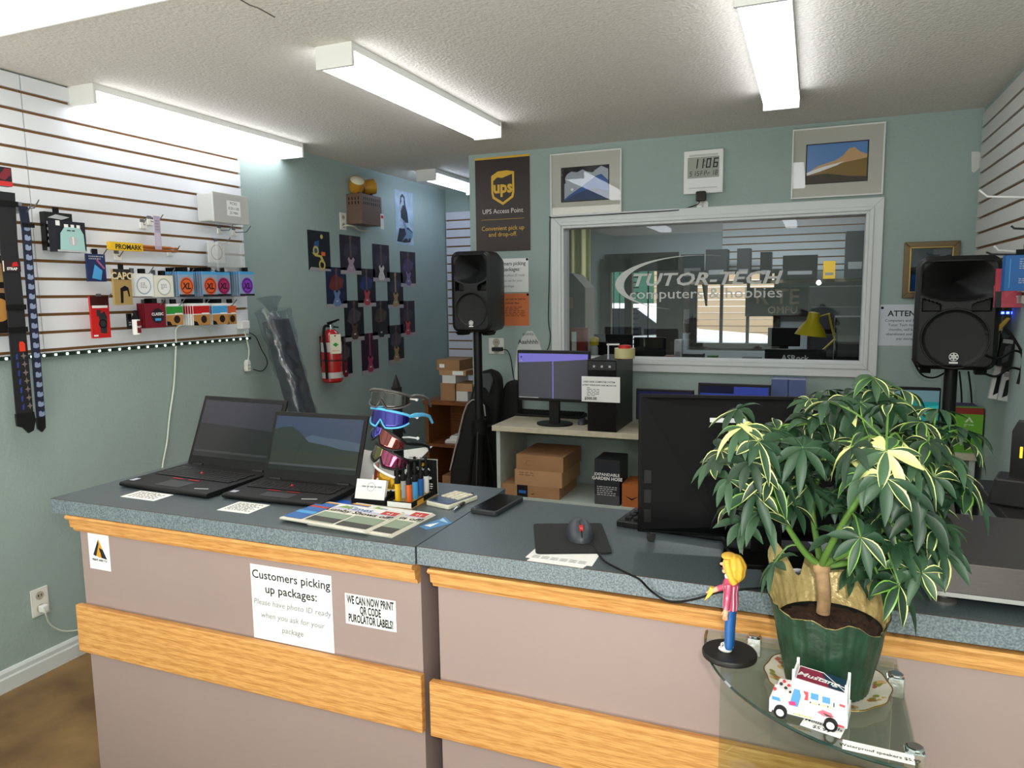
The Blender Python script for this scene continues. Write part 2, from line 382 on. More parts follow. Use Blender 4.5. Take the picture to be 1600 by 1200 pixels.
# ---------------------------------------------------------------- the workroom behind the window
ry = 7.8
wg = M('workroom_grey_blue', '#A9B4B8', .8)
def ix(px, py, y=ry): return on(1, y, px, py)
dl, dr = ix(946, 405), ix(1061, 402); dz1 = dl[2]; wl, wr_ = ix(1085, 430), ix(1215, 430); wzt, wzb = ix(1150, 428)[2], ix(1150, 536)[2]
mb = MB()
for a in ((-3.0, dl[0], 0, H), (dr[0], wl[0], 0, H), (dl[0], dr[0], dz1, H), (wl[0], wr_[0], wzt, H), (wl[0], wr_[0], 0, wzb), (wr_[0], 2.1, 0, H)):
    mb.box(a[0], a[1], ry, ry+.12, a[2], a[3], wg)
S(mb, 'wall_workroom_back')
mb = MB(); mb.box(-2.0-.02, -2.0, BWY+.1, FARY+.1, 0, H, wg); mb.box(-3.05, -3.0, FARY+.1, ry, 0, H, wg); mb.box(-3.05, -2.0, FARY+.1, FARY+.12, 0, H, wg); S(mb, 'wall_workroom_left')
mb = MB(); mb.box(2.1, 2.15, BWY+.1, ry, 0, H, wg); mb.box(XR+.1, 2.15, BWY+.1, BWY+.12, 0, H, wg); S(mb, 'wall_workroom_right')
slx = ix(1130, 345)[0]
slatwall('wall_workroom_slat_panel', 2.1-slx, 2.44, 2.40, .0737, wzt+.02, (slx, ry, 0), 0, M('workroom_melamine', '#C9D3DA', .5))
bd = M('door_bronze', '#3A3834', .5)
t = T('door_1', 'x', 'x'); del t['label']; del t['category']; t['kind'] = 'structure'
mb = MB(); zz = dz1
for a in ((dl[0]-.05, dl[0]+.07, 0, zz), (dr[0]-.22, dr[0]+.05, 0, zz), (dl[0], dr[0], zz-.14, zz+.05), (dl[0]+.22, dl[0]+.30, 0, zz)): mb.box(a[0], a[1], ry-.04, ry+.03, a[2], a[3], bd)
S(mb, 'door_frame', t)
mb = MB()
for x in np.linspace(dl[0]+.08, dl[0]+.21, 3): mb.box(x, x+.008, ry+.03, ry+.04, .3, zz-.1, mblack)
for z in np.linspace(.4, zz-.15, 26): mb.box(dl[0]+.28, dl[0]+.36, ry+.03, ry+.04, z, z+.012, mblack)
mb.box((dl[0]+dr[0])/2+.06, (dl[0]+dr[0])/2+.075, ry+.03, ry+.04, .3, zz-.1, mblack)
S(mb, 'door_grille', t)
t = T('window_2', 'x', 'x'); del t['label']; del t['category']; t['kind'] = 'structure'  # shopfront reflection built as a real opening in the workroom wall
mb = MB()
for x in np.linspace(wl[0], wr_[0]-.03, 4): mb.box(x, x+.03, ry, ry+.05, wzb, wzt, bd)
frame_ring(mb, wl[0], wr_[0], wzb, wzt, .04, ry-.03, ry, bd); S(mb, 'window_frame', t)
mb = MB(); sh = M('vinyl_cream', '#D8C3A4', .6)
q0, q1 = ix(1166, 450), ix(1264, 494); o = T('reflected_lettering', 'beige capitals on a dark board, the reflected window lettering, right of the tagline', 'sign', (q0[0], ry-.06, q1[2]))  # front window lettering, a reflection in the glass, built as a solid board
mb.box(0, q1[0]-q0[0], 0, .05, 0, q0[2]-q1[2], M('reflection_board_dark', '#332C26', .6)); mb.build('board', o); mb = MB()
q = ix(1180, 475); mb.text('R TE', q[0]-q0[0], -.002, q[2]-q1[2], .21, sh, 'LEFT', .012); mb.text('OMPU', q[0]-q0[0]+.12, -.002, .03, .10, sh, 'LEFT', .004); mb.build('lettering', o)
# outside: street, building with siding, parked car
mb = MB(); mb.box(-9, 9, 8.0, 20, -.12, -.02, M('asphalt', '#8C8A86', .9)); S(mb, 'ground_street')
sid = M('beige_siding', '#B59C7C', .8)
mb = MB()
for k in range(34): mb.box(-2.6, 6, 13.0-.012*(k % 2), 13.2, k*.11, k*.11+.102, sid)
for k in range(20): mb.box(-7, -2.6, 14, 14.2, k*.11, k*.11+.11, M('dark_green_wall', '#2B5C4A', .8))
b = mb.build('street_building'); tag(b, 'beige sided building of the reflected street, rebuilt beyond the workroom window', 'building')  # beige reflection in the glass, modelled as a building outside
t = T('parked_car', 'white car hood and windshield seen through the workroom door', 'car', (-2.25, 10.4, 0))
mb = MB(); mb.prism([(-2.0, .3), (2.0, .3), (2.0, .8), (1.6, .95), (.7, 1.02), (.1, 1.4), (-1.2, 1.42), (-1.9, 1.0), (-2.0, .9)], -.8, .8, M('car_white', '#F2F2F0', .25)); mb.build('body', t, bevel=.06)
for sx in (-1.2, 1.2):
    mb = MB(); mb.X = Matrix.Translation((sx, -.82, .3)) @ Matrix.Rotation(PI/2, 4, 'X'); mb.cyl((0, 0, -.1), .3, .2, mblack); mb.build('wheel', t)
mb = MB(); mb.prism([(.05, 1.0), (.55, 1.03), (.1, 1.36), (-1.1, 1.37), (-1.5, 1.03)], -.812, -.80, gblack); mb.build('side_glass', t)
# workroom bench and things on it
bench_y = 5.0
t = T('workbench', 'dark workbench along the far side of the window', 'bench', (-.6, 5.2, 0))
mb = MB(); mb.box(-1.3, 1.5, -.35, .35, 1.04, 1.08, M('bench_dark', '#26221F', .6)); mb.build('top', t)
for x in (-1.2, 1.4):
    mb = MB(); mb.box(x-.03, x+.03, -.3, .3, 0, 1.04, mblack); mb.build('leg', t)
def ib(px0, py0, px1, py1, y): 
    a, b = on(1, y, px0, py0), on(1, y, px1, py1); return (a[0]+b[0])/2, abs(b[0]-a[0]), b[2], a[2]
def inner_monitor(px0, py0, px1, py1, y, label, text=None):
    x, ww, z0, z1 = ib(px0, py0, px1, py1, y); t = T('monitor', label, 'monitor', (x, y, 1.08), 0, 'monitors on the workbench'); b = 1.08
    mb = MB(); mb.box(-ww/2, ww/2, 0, .03, z0-b+.02, z1-b, mblack)
    if text: mb.text(text, 0, -.001, z0-b+.03, .05, lgrey, bold=.02)
    mb.build('panel', t, bevel=.004); mb = MB(); mb.box(-.03, .03, .01, .04, 0, z0-b+.06, mblack); mb.box(-.1, .1, -.06, .1, 0, .012, mblack); mb.build('stand', t)
inner_monitor(928, 522, 987, 560, 5.1, 'black monitor behind the glass at the lower left of the window')
inner_monitor(990, 527, 1040, 562, 5.25, 'second dark monitor behind the glass, left of the vinyl tagline')
inner_monitor(1195, 545, 1290, 572, 4.95, 'wide black monitor behind the glass with white maker lettering', 'ASRock')
inner_monitor(1200, 512, 1250, 546, 5.45, 'dark monitor behind the yellow desk lamp')
mb = MB(); x, ww, z0, z1 = ib(1305, 495, 1350, 565, 5.3)
t = T('computer_tower', 'black tower behind the glass at the right end of the window', 'computer', (x, 5.34, 1.08)); mb.box(-ww/2, ww/2, -.1, .2, 0, z1-1.08, mblack); mb.build('case', t, bevel=.005)
mb = MB(); mb.box(-ww/2+.02, ww/2-.02, -.106, -.1, .05, z1-1.2, dgrey); mb.build('front_panel', t)
t = T('desk_lamp', 'yellow metal desk lamp behind the window glass', 'lamp', (ix(1268, 520, 5.16)[0], 5.16, 1.08))
zc = ix(1268, 505, 5.16)[2]-1.08; ym = M('yellow_enamel', '#C9B51C', .4)
mb = MB(); mb.lathe([(.07, 0), (.06, .02), (.01, .025)], mblack); mb.build('base', t)
mb = MB(); mb.tube([(0, .02, .02), (.14, .06, zc*.6), (.10, .02, zc+.06), (0, 0, zc+.03)], .007, ym); mb.build('arm', t)
mb = MB(); mb.X = Matrix.Translation((0, 0, zc-.03)) @ Matrix.Rotation(.12, 4, 'Y'); mb.lathe([(.098, -.05), (.075, .0), (.04, .045), (.034, .10), (.0, .105)], ym); mb.build('lamp_shade', t, smooth=40, solid=.003)
t = T('storage_box', 'red and white carton behind the glass at the left of the window', 'box', (ix(905, 540, 5.0)[0], 5.0, 1.08))
mb = MB(); mb.box(-.05, .05, -.05, .05, 0, .24, M('carton_red', '#8E3A30', .6)); prints(mb, .1, .24, -.05, [('r', .1, .1, .45, .9, paper), ('t', 'PLATINUM', .3, .1, .02, red)]); mb.build('carton', t)
t = T('bottle', 'yellow topped bottle behind the glass beside the red carton', 'bottle', (ix(924, 540, 5.0)[0]+.02, 5.0, 1.08))
mb = MB(); mb.lathe([(.025, 0), (.03, .1), (.02, .12)], lgrey); mb.build('body', t); mb = MB(); mb.lathe([(.03, .12), (.034, .17), (.01, .18)], ym); mb.build('cap', t)
t = T('grey_machine', 'grey machine with a sloped hood behind the glass, left edge of window', 'machine', (ix(895, 490, 6.35)[0], 6.35, 0))
mb = MB(); z1 = ix(895, 450, 6.35)[2]; mb.prism([(-.2, 0), (.16, 0), (.16, z1), (.05, z1+.12), (-.2, z1+.16)], -.15, .15, M('machine_grey', '#6E6A66', .6)); mb.build('cabinet', t)
mb = MB(); mb.box(-.1, .05, -.165, -.15, z1-.18, z1-.08, card2); mb.build('note', t)
t = T('curtain', 'pale yellow curtain behind the glass in the top left window corner', 'curtain', (ix(895, 400, 6.9)[0], 6.9, 0))
mb = MB(); cw = .34; mb.grid(lambda u, v: ((u-.5)*cw, .03*math.sin(u*22), 1.0+1.3*v), 40, 2, M('yellow_curtain', '#D9D79A', .9)); mb.build('cloth', t, smooth=60, solid=.004)
t = T('wall_shelf', 'long shelf of tools on the workroom wall behind the glass', 'shelf', (ix(1250, 425, 7.6)[0], 7.6, ix(1250, 437, 7.6)[2]))
mb = MB(); mb.box(-1.0, .9, -.15, .19, -.03, 0, M('shelf_tan', '#8D7A62', .7)); mb.build('board', t)
for x in (-.9, .8):
    mb = MB(); mb.prism([(.19, -.03), (-.1, -.03), (.19, -.25)], x, x+.02, mblack, 'x'); mb.build('bracket', t)
rr = random.Random(3); sz = ix(1250, 437, 7.6)[2]; sx0 = ix(1250, 437, 7.6)[0]
for i, (dx, ww, hh, m, lb) in enumerate(((-.75, .2, .3, dgrey, 'dark grey tool case'), (-.5, .12, .3, dgrey, 'slim charcoal tool case'), (-.3, .1, .26, black, 'black tool case'), (.0, .3, .22, mblack, 'low black bin'), (.25, .1, .16, yellow, 'small yellow box'), (.46, .16, .42, dgrey, 'tall dark grey box'), (.74, .24, .44, grey, 'large mid grey box'))):
    o = panel('storage_box', lb+' on the workroom shelf behind the glass', 'box', (sx0+dx, 7.55, sz), 0, ww, hh, .2, m, [('r', .15, .2, .85, .35, grey)], 'boxes on the workroom shelf'); 
a, b = ix(1264, 447, 7.0), ix(1352, 560, 7.0)
t = T('photographer_reflection', 'tall dark cabinet added in place of the reflected photographer, behind the yellow lamp', 'rack', ((a[0]+b[0])/2, 7.0, 0)); ww = b[0]-a[0]  # dark cabinet added to stand in for the photographer's reflection in the glass
mb = MB(); mb.box(-ww/2, ww/2, 0, .5, 0, a[2], M('reflection_dark', '#1B1A1A', .6)); mb.build('cabinet', t, bevel=.01)
for k in range(4):
    mb = MB(); mb.box(-ww/2+.03, ww/2-.03, -.02, 0, .5+.24*k, .70+.24*k, dgrey); mb.build('drawer', t, bevel=.004)
for lb, px, m in (('dark blue poster on the workroom wall left of the tagline end', (1064, 398, 1100, 440), M('poster_dark_blue', '#1C2634', .5)), ('grey poster on the workroom wall under the blue one', (1066, 446, 1084, 520), M('poster_warm_grey', '#5C5148', .6))):
    a, b = ix(px[0], px[1]), ix(px[2], px[3]); panel('workroom_poster', lb, 'poster', ((a[0]+b[0])/2, ry-.003, b[2]), 0, b[0]-a[0], a[2]-b[2], .002, m, [('r', .15, .2, .85, .5, grey)])
for k, (lb, px, hh, dp, m) in enumerate((('small green pack on the workbench behind the glass', (1106, 1122), .06, .06, M('pack_leaf_green', '#3F7A3A', .6)), ('pale paper pile on the workbench behind the glass, mid window', (1130, 1160), .02, .2, paper),
    ('wide dark parts bin on the workbench behind the glass', (1068, 1100), .07, .1, dgrey), ('red handled tool box on the workbench behind the glass', (1040, 1058), .05, .08, M('tool_red', '#8E2A2A', .5)), ('low black router box on the workbench behind the glass', (1160, 1190), .05, .1, mblack), ('clear jug on the workbench left of the green pack', (1055, 1066), .16, .08, lgrey))):
    a, b = ix(px[0], 550, 5.05+.04*(k % 2)), ix(px[1], 550, 5.05+.04*(k % 2))
    nm, ct = (('small_pack', 'pack'), ('paper_stack', 'paper'), ('parts_bin', 'bin'), ('tool_box', 'box'), ('router', 'device'), ('jug', 'jug'))[k]; panel(nm, lb, ct, ((a[0]+b[0])/2, 5.05+.04*(k % 2)+dp/2, 1.08), 0, b[0]-a[0], hh, dp, m, [('r', .15, .2, .85, .5, grey)], 'things along the workbench')
# ================================================================ COUNTERS
TOPZ = 1.0
def trim_profile(z0, z1, yb):      # oak moulding, (y, z): bead on top, flat, small bead below
    h = z1-z0
    return [(yb, z0), (yb-.012, z0), (yb-.016, z0+.008), (yb-.016, z0+h*.22), (yb-.024, z0+h*.27), (yb-.027, z0+h*.7), (yb-.036, z0+h*.78), (yb-.04, z0+h*.9), (yb-.036, z1), (yb, z1)]
def counter(label, xb0, xb1, xt0, xt1, ytf, ytb, ybody, parts_z):
    t = T('service_counter', label, 'counter', ((xb0+xb1)/2, ybody, 0), 0, 'halves of the shop counter'); cx = (xb0+xb1)/2
    tb0, tb1, b0, b1 = parts_z
    mb = MB(); mb.box(xb0-cx, xb1-cx, 0, ytb-ybody-.05, .0, TOPZ-.04, panel_m); mb.build('cabinet', t, bevel=.001)
    mb = MB(); X0, X1, Y0, Y1 = xt0-cx, xt1-cx, ytf-ybody, ytb-ybody
    mb.box(X0, X1, Y0+.0015, Y1, TOPZ-.041, TOPZ, lam_m); mb.build('worktop', t)
    mb = MB(); mb.box(X0, X1, Y0, Y0+.0014, TOPZ-.042, TOPZ-.0008, lam_e); mb.box(X0, X1, Y0-.0002, Y0+.0013, TOPZ-.0009, TOPZ-.0001, M('brown_seam', '#4A3428', .6)); mb.build('front_edge', t)
    mb = MB(); mb.prism(trim_profile(tb0, tb1, 0), xb0-cx-.006, xb1-cx, oak_m, 'x'); mb.build('top_moulding', t)
    mb = MB(); mb.box(xb0-cx-.02, xb1-cx+.004, -.02, 0, b0, b1, oak_m); mb.build('oak_band', t, bevel=.003)
    return t
counter('left half of the shop counter under the two laptops, mauve front', -1.936, -.818, -2.0, -.812, 1.392, 1.92, 1.425, (.905, .957, .541, .683))
counter('right half of the shop counter under the potted plant and steel scale', -.776, .755, -.809, .755, 1.396, 1.83, 1.43, (.903, .951, .537, .672))
# ---------------------------------------------------------------- signs on the counter front
FYc = 1.4245
def cf(px0, py0, px1, py1):
    a, b = on(1, FYc, px0, py0), on(1, FYc, px1, py1); return ((a[0]+b[0])/2, FYc, b[2]), b[0]-a[0], a[2]-b[2]
loc, ww, hh = cf(391, 880, 523, 1021)
panel('paper_sign', 'large white notice about customers picking up packages on counter front', 'sign', loc, 0, ww, hh, .001, paper, [
    ('r', .05, .04, .058, .94, M('faint_cyan', '#CFE3EA', .8)), ('r', .94, .04, .948, .94, MATS['faint_cyan']),
    ('t', 'Customers picking', .5, .82, .032, ink, .012), ('t', 'up packages:', .5, .64, .032, ink, .012),
    ('t', 'Please have photo ID ready', .5, .47, .0215, grey_ink, 0, 'CENTER', .15), ('t', 'when you ask for your', .5, .30, .0215, grey_ink, 0, 'CENTER', .15), ('t', 'package', .5, .14, .0215, grey_ink, 0, 'CENTER', .15)])
loc, ww, hh = cf(539, 926, 620, 988)
panel('paper_sign', 'small white notice in heavy capitals about printing labels on counter front', 'sign', loc, 0, ww, hh, .001, paper, [
    ('t', 'WE CAN NOW PRINT', .5, .69, .028, ink, .035, 'CENTER', 0, .47), ('t', 'QR CODE', .5, .39, .028, ink, .035, 'CENTER', 0, .47), ('t', 'PUROLATOR LABELS!', .5, .09, .028, ink, .035, 'CENTER', 0, .47)])
loc, ww, hh = cf(137, 832, 174, 893)
gold = M('logo_gold', '#D99A2A', .6)
panel('sticker', 'white sticker with black and gold triangular logo at the counter corner', 'sticker', loc, 0, ww, hh, .0008, paper, [
    ('p', [(.22, .42), (.5, .86), (.82, .36), (.5, .34)], gold), ('p', [(.20, .40), (.48, .84), (.50, .72), (.34, .36)], ink), ('p', [(.5, .62), (.68, .58), (.86, .32), (.60, .34)], ink),
    ('p', [(.40, .46), (.5, .56), (.58, .46), (.5, .40)], gold), ('t', 'PRINT AND TO', .5, .24, .0085, ink, .03)])
# ---------------------------------------------------------------- laptops
scr_dark = M('dark_screen', '#0B0B10', .16, spec=.5)
def laptop(label, fl, fr, brk, lidh, tilt, scene):
    a, b, c = CT(*fl, 1.016), CT(*fr, 1.016), CT(*brk, 1.016)
    d = b-a; rz = math.atan2(d[1], d[0]); ww = math.hypot(d[0], d[1]); dd = float((c-b)[:2]@np.array([-math.sin(rz), math.cos(rz)]))
    m = (a+b)/2
    t = T('laptop', label, 'laptop', (m[0], m[1], TOPZ), rz, 'laptops for sale on the counter')
    lb = M('laptop_black', '#101012', .55, spec=.3)
    mb = MB(); mb.prism([(0, .006), (.006, .002), (dd, .004), (dd, .020), (.004, .016), (0, .012)], -ww/2, ww/2, lb, 'x'); mb.build('base', t, bevel=.0015)
    mb = MB(); rows = 6; kw = ww*.86; key = M('key_black', '#0E0E10', .4); kd = dd*.40; y0 = dd*.42
    for r in range(rows):
        n = 15 if r else 17; y = y0+r*kd/rows; x = -kw/2+(.004 if r % 2 else 0)
        if r == 0: cells = [1.2, 1, 1, 1.2, 5, 1.2, 1, 1, 1, 1]
        else: cells = [1.3+.2*(r % 3)]+[1]*11+[1.6]+[1, 1]
        u = kw/sum(cells)
        for cw in cells:
            zb = .0155+.004*(y/dd)
            mb.box(x+.0008, x+cw*u-.0008, y+.0008, y+kd/rows-.0012, zb, zb+.003, key); x += cw*u
    mb.build('keyboard', t)
    mb = MB(); zt = .0175; mb.sph((-ww*.04, y0+kd*.52, .0215), .004, red, 8); mb.build('pointing_stick', t)
    mb = MB(); mb.box(-.05, .05, dd*.07, dd*.30, .0165, .0172, dgrey); mb.build('touchpad', t)
    mb = MB()
    for s in (-1, 1): mb.box(-.005+s*.033-.022, -.005+s*.033+.022, dd*.355, dd*.37, .0183, .0190, red)
    mb.build('red_button_stripes', t)
    mb = MB(); mb.box(-ww/2+.012, -ww/2+.032, dd*.10, dd*.2, .0172, .0176, M('sticker_silver', '#B9BCCB', .4)); mb.build('sticker', t)
    mb = MB(); mb.X = Matrix.Translation((ww/2-.055, dd*.13, .0172)) @ Matrix.Rotation(.25, 4, 'Z'); mb.box(-.022, .022, -.003, .003, 0, .0006, lgrey); mb.build('badge', t)
    # lid
    lid = MB(); R_ = Matrix.Translation((0, dd-.006, .018)) @ Matrix.Rotation(-tilt, 4, 'X'); lid.X = R_
    lid.box(-ww/2, ww/2, 0, .007, 0, lidh, lb); L = lid.build('lid', t, bevel=.002)
    s = MB(); s.X = R_; s.box(-ww/2+.012, ww/2-.012, -.0008, 0, .030, lidh-.014, scr_dark)
    if scene:
        sw, s0, s1 = ww-.024, .036, lidh-.014
        P = lambda u, v: (-sw/2+u*sw, -.0011, s0+(s1-s0)*v)
        q = lambda pts, m, k: s.quad([(P(u, v)[0], -.0011-k*.0002, P(u, v)[2]) for u, v in pts], m)
        q([(0, .42), (1, .36), (1, 1), (0, 1)], M('screen_sky', '#28344C', .2), 0)
        q([(.3, .55), (.45, .66), (.6, .62), (.8, .60), (1, .55), (1, .36), (0, .4)], M('screen_cloud', '#3A485C', .2), 1)
        q([(0, .40), (0, .72), (.08, .78), (.2, .80), (.3, .70), (.42, .52), (.62, .48), (.8, .42), (1, .40), (1, .05), (0, .05)], M('screen_hill', '#1C2423', .2), 2)
        q([(0, .3), (.25, .34), (.6, .30), (1, .33), (1, .05), (0, .05)], M('screen_meadow', '#20261D', .2), 3)
        q([(0, .05), (1, .05), (1, .09), (0, .09)], M('screen_bar', '#3A3D44', .2), 4)
    else:
        s.quad([(-ww/2+.014, -.0011, lidh*.6), (ww/2-.014, -.0011, lidh*.55), (ww/2-.014, -.0011, lidh*.93), (-ww/2+.014, -.0011, lidh*.93)], M('screen_faint_sky', '#23222E', .16))
        s.box(-ww/2+.014, ww/2-.014, -.0012, -.001, .045, .052, M('screen_faint_bar', '#2A2A2E', .16))
    s.build('screen', t)
    h = MB()
    for x in (-ww*.36, ww*.36): h.tube([(x-.02, dd-.004, .018), (x+.02, dd-.004, .018)], .007, black)
    h.build('hinges', t)
    return t
laptop('black laptop at the left end of the counter, dark screen', (185.6, 753), (322, 772), (410, 738), .235, .40, False)
laptop('black laptop beside the sunglasses rack, landscape picture on its screen', (346, 771), (502, 787), (556, 760), .208, .36, True)
def sheet(name, label, cat, bl, br, tl, z, base, items, group=None, t=.0007):
    loc, rz, ww, hh = flat(bl, br, tl, z); return panel(name, label, cat, loc, rz, ww, hh, t, base, items, group, rx=-PI/2)
sheet('price_note', 'small white note on the counter in front of the left laptop', 'note', (188, 776), (240, 783), (214, 766), TOPZ, paper, [('l', .1, .15, .9, .9, 7, ink)], 'white notes in front of the laptops')
sheet('price_note', 'small white note on the counter in front of the laptop with landscape picture', 'note', (339, 797), (388, 803), (367, 783), TOPZ, paper, [('l', .1, .15, .9, .9, 7, ink)], 'white notes in front of the laptops')
# ---------------------------------------------------------------- newspapers
def newspaper(label, bl, br, tl, z, full):
    loc, rz, ww, hh = flat(bl, br, tl, z)
    t = T('newspaper', label, 'newspaper', loc, rz, 'newspapers on the counter', rx=-PI/2)
    mb = MB(); npz = M('newsprint', '#E4DFD2', .85)
    for k in range(3): mb.box(-ww/2+.002*k, ww/2-.003*k, -.002*(k+1), -.002*k, -.002*k, hh-.001*k, npz)
    mb.build('folded_pages', t)
    d = MB(); pg = M('photo_green', '#8FA08A', .8); pk = M('photo_dark', '#4B4A48', .8); vi = M('soft_violet', '#C9C3DC', .8)
    its = [('r', .02, .80, .98, .96, M('masthead_white', '#E9EBEA', .8)), ('r', .02, .72, .98, .80, vi), ('t', 'Times', .54, .77, .034, M('masthead_blue', '#3F6FA0', .8), .02),
           ('p', [(.28, .80), (.34, .93), (.40, .88), (.47, .80)], M('masthead_green', '#86A850', .8)), ('r', .80, .76, .97, .93, M('masthead_red', '#C24A40', .8)), ('t', '+1', .885, .79, .020, paper, .02),
           ('t', 'Lumby Shows off!', .61, .60, .029, ink, .016), ('r', .27, .05, .60, .52, pg), ('r', .27, .08, .60, .28, pk), ('r', .63, .05, .97, .54, pg), ('r', .63, .05, .97, .24, pk),
           ('r', .02, .04, .24, .93, M('column_blue', '#3E6DB0', .8)), ('r', .02, .62, .24, .70, M('column_red', '#B8483C', .8)), ('r', .02, .30, .24, .42, lblue), ('r', .02, .88, .24, .93, gold)]
    prints(d, ww, hh, -.006, its); d.build('front_page', t)
    return t
newspaper('newspaper lying underneath, its right edge sticking out of the pile', (480, 820), (612, 841), (541, 786), TOPZ, False)
newspaper('top newspaper with a bold headline about a town showing off', (437, 811), (572, 834), (497, 784), TOPZ+.0062, True)
sheet('brochure', 'small blue leaflet on the counter between newspaper and counter seam', 'leaflet', (660, 824), (672, 828), (690, 808), TOPZ, M('leaflet_blue', '#4C86B8', .5), [('p', [(.1, .2), (.5, .9), (.9, .4)], paper), ('r', .15, .05, .9, .3, lblue), ('r', .1, .6, .9, .7, paper)]) if False else None
a = [CT(*p)-CT(680, 818) for p in ((655, 823), (667, 828), (706, 818), (695, 808))]
c0 = CT(680, 818); mb = MB(); mb.prism([(p[0], p[1]) for p in a], 0, .0008, M('leaflet_blue', '#4C86B8', .5), 'z')
mb.quad([(a[0][0]*.7, a[0][1]*.7, .0011), (a[1][0]*.6, a[1][1]*.6, .0011), (a[2][0]*.2, a[2][1]*.6, .0011)], paper); mb.quad([(a[2][0]*.8, a[2][1]*.8, .0011), (a[3][0]*.8, a[3][1]*.8, .0011), (a[3][0]*.1, a[3][1]*.4, .0011)], M('leaflet_pale', '#A9CBE2', .5))
o = mb.build('leaflet', loc=tuple(c0)); tag(o, 'small blue and white leaflet on the counter beside the counter seam', 'leaflet')
c0 = CT(528, 786); mb = MB(); a = [CT(*p)-c0 for p in ((508, 790), (546, 793), (548, 783), (528, 781))]
mb.prism([(p[0], p[1]) for p in a], 0, .001, M('leaflet_deep_blue', '#1F5BC0', .4), 'z'); o = mb.build('leaflet', loc=tuple(c0)); tag(o, 'bright blue leaflet behind the newspaper, beside the card holder', 'leaflet')
# ---------------------------------------------------------------- card holder, white sheet
loc, rz, ww, dd = flat((552, 786), (600, 790), (562, 776), TOPZ)
t = T('card_holder', 'black holder with white business cards in front of the white sheet', 'card holder', loc, rz)
mb = MB(); mb.prism([(0, 0), (.035, 0), (.035, .03), (.03, .03), (.012, .012), (.004, .012), (0, .014)], -ww/2-.004, ww/2+.004, mblack, 'x')
for s in (-1, 1): mb.prism([(0, 0), (.036, 0), (.036, .034), (0, .018)], s*(ww/2+.004)-.002, s*(ww/2+.004)+.002, mblack, 'x')
mb.build('base', t)
mb = MB(); mb.X = Matrix.Translation((0, .006, .012)) @ Matrix.Rotation(-.35, 4, 'X'); mb.box(-ww/2+.001, ww/2-.003, 0, .012, 0, .054, paper)
prints(mb, ww, .05, 0, [('o', .5, .68, .012, .0108, grey), ('l', .2, .6, .85, .78, 1, grey)]); mb.build('business_cards', t)
b0, b1 = CT(556, 760), CT(655, 776); y = 1.60
c0 = on(1, 1.83, 556, 756); q = [on(1, 1.83+dy, *p)-c0 for p, dy in (((556, 757), 0), ((640, 767), 0), ((648, 730), .03), ((676, 701), .045), ((640, 706), .045), ((598, 711), .04), ((568, 706), .045))]
zb = min(p[2] for p in q)
mb = MB(); mb.quad([tuple(p) for p in q], paper); o = mb.build('paper_sheet', solid=.0008); o.location = (c0[0], c0[1], TOPZ-zb)
tag(o, 'white paper sheet standing upright behind the sunglasses rack', 'paper')
# ---------------------------------------------------------------- sunglasses rack
RY = 1.765; RX = float(on(1, RY, 624, 752)[0])
t = T('sunglasses_rack', 'black upright rack with pointed tip and white arms for sunglasses', 'display rack', (RX, RY, TOPZ))
mb = MB(); mb.lathe([(.042, 0), (.042, .012), (.02, .03)], mblack); mb.build('base', t, smooth=40)
mb = MB(); mb.prism(rrect(-.014, .014, .02, .31, .004), -.004, .006, mblack); mb.build('post', t)
mb = MB(); mb.lathe([(.012, .305), (.01, .318), (.0, .345)], mblack); mb.build('pointed_tip', t, smooth=50)
for z in (.055, .105, .165, .225, .275):
    mb = MB(); mb.tube([(.0, -.004, z), (.03, .01, z), (.055, .012, z-.002)], .0025, white); mb.sph((.057, .012, z-.002), .005, white, 8); mb.build('support_arm', t)
lens_mats = {}
def sunglasses(label, z, rz, tilt, frame, lensm, lens2=None, roll=0, half=False):
    t = T('sunglasses', label, 'sunglasses', (RX, RY-.012, TOPZ+z), rz, 'sunglasses on the rack'); t.rotation_euler = (tilt, roll, rz); t.scale = (1.0, 1.0, 1.1)
    mb = MB(); R0, hh = .062, .046
    def sh(u, v, off=0, lo=0):
        a = (u-.5)*2.5; x = (R0+off)*math.sin(a)*1.08; y = -(R0+off)*math.cos(a)+R0-.062
        notch = max(0, 1-abs(u-.5)/.09); droop = .008*abs(u-.5)*2
        zt = .021-.012*(abs(u-.5)*2)**2; zb_ = -.024+.020*notch+.014*(abs(u-.5)*2)**3
        return (x, y, zb_+(zt-zb_)*v)
    n = 30
    mb.grid(lambda u, v: sh(u*(.5 if lens2 else 1), v), n, 6, lensm)
    if lens2: mb.grid(lambda u, v: sh(.5+u*.5, v), n, 6, lens2)
    mb.build('lens', t, smooth=60, solid=.0015)
    fr_ = MB(); fr_.tube([sh(i/n, 1, .001) for i in range(n+1)], .0032, frame, 6)
    if not half: fr_.tube([sh(i/n, 0, .001) for i in range(n+1)], .0026, frame, 6)
    fr_.build('frame', t, smooth=60)
    for s in (0, 1):
        e = Vector(sh(s, .9)); sg = 1 if s else -1
        tm = MB(); pts = [e, e+Vector((sg*.004, .02, .002)), e+Vector((sg*.004, .06, 0)), e+Vector((sg*.0, .095, -.008)), e+Vector((-sg*.003, .118, -.028))]
        tm.tube(pts, [.0035, .0058, .005, .0042, .0035], frame, 6); tm.build('temple', t, smooth=60)
    return t
cyanf = M('cyan_frame', '#5BB6E6', .35)
L = lambda n, c, c2=None: M(n, c, .06, .75, spec=.8, coat=1)
sunglasses('grey and orange sunglasses at the top of the rack',   .280, -.05, -.1, M('smoke_frame', '#4A4744', .3), L('smoke_lens', '#3A3632'), None, .05)
sunglasses('light blue framed sunglasses with violet lens, second from the rack top', .230, -.12, -.05, cyanf, L('violet_lens', '#2A1A8A'), None, .08)
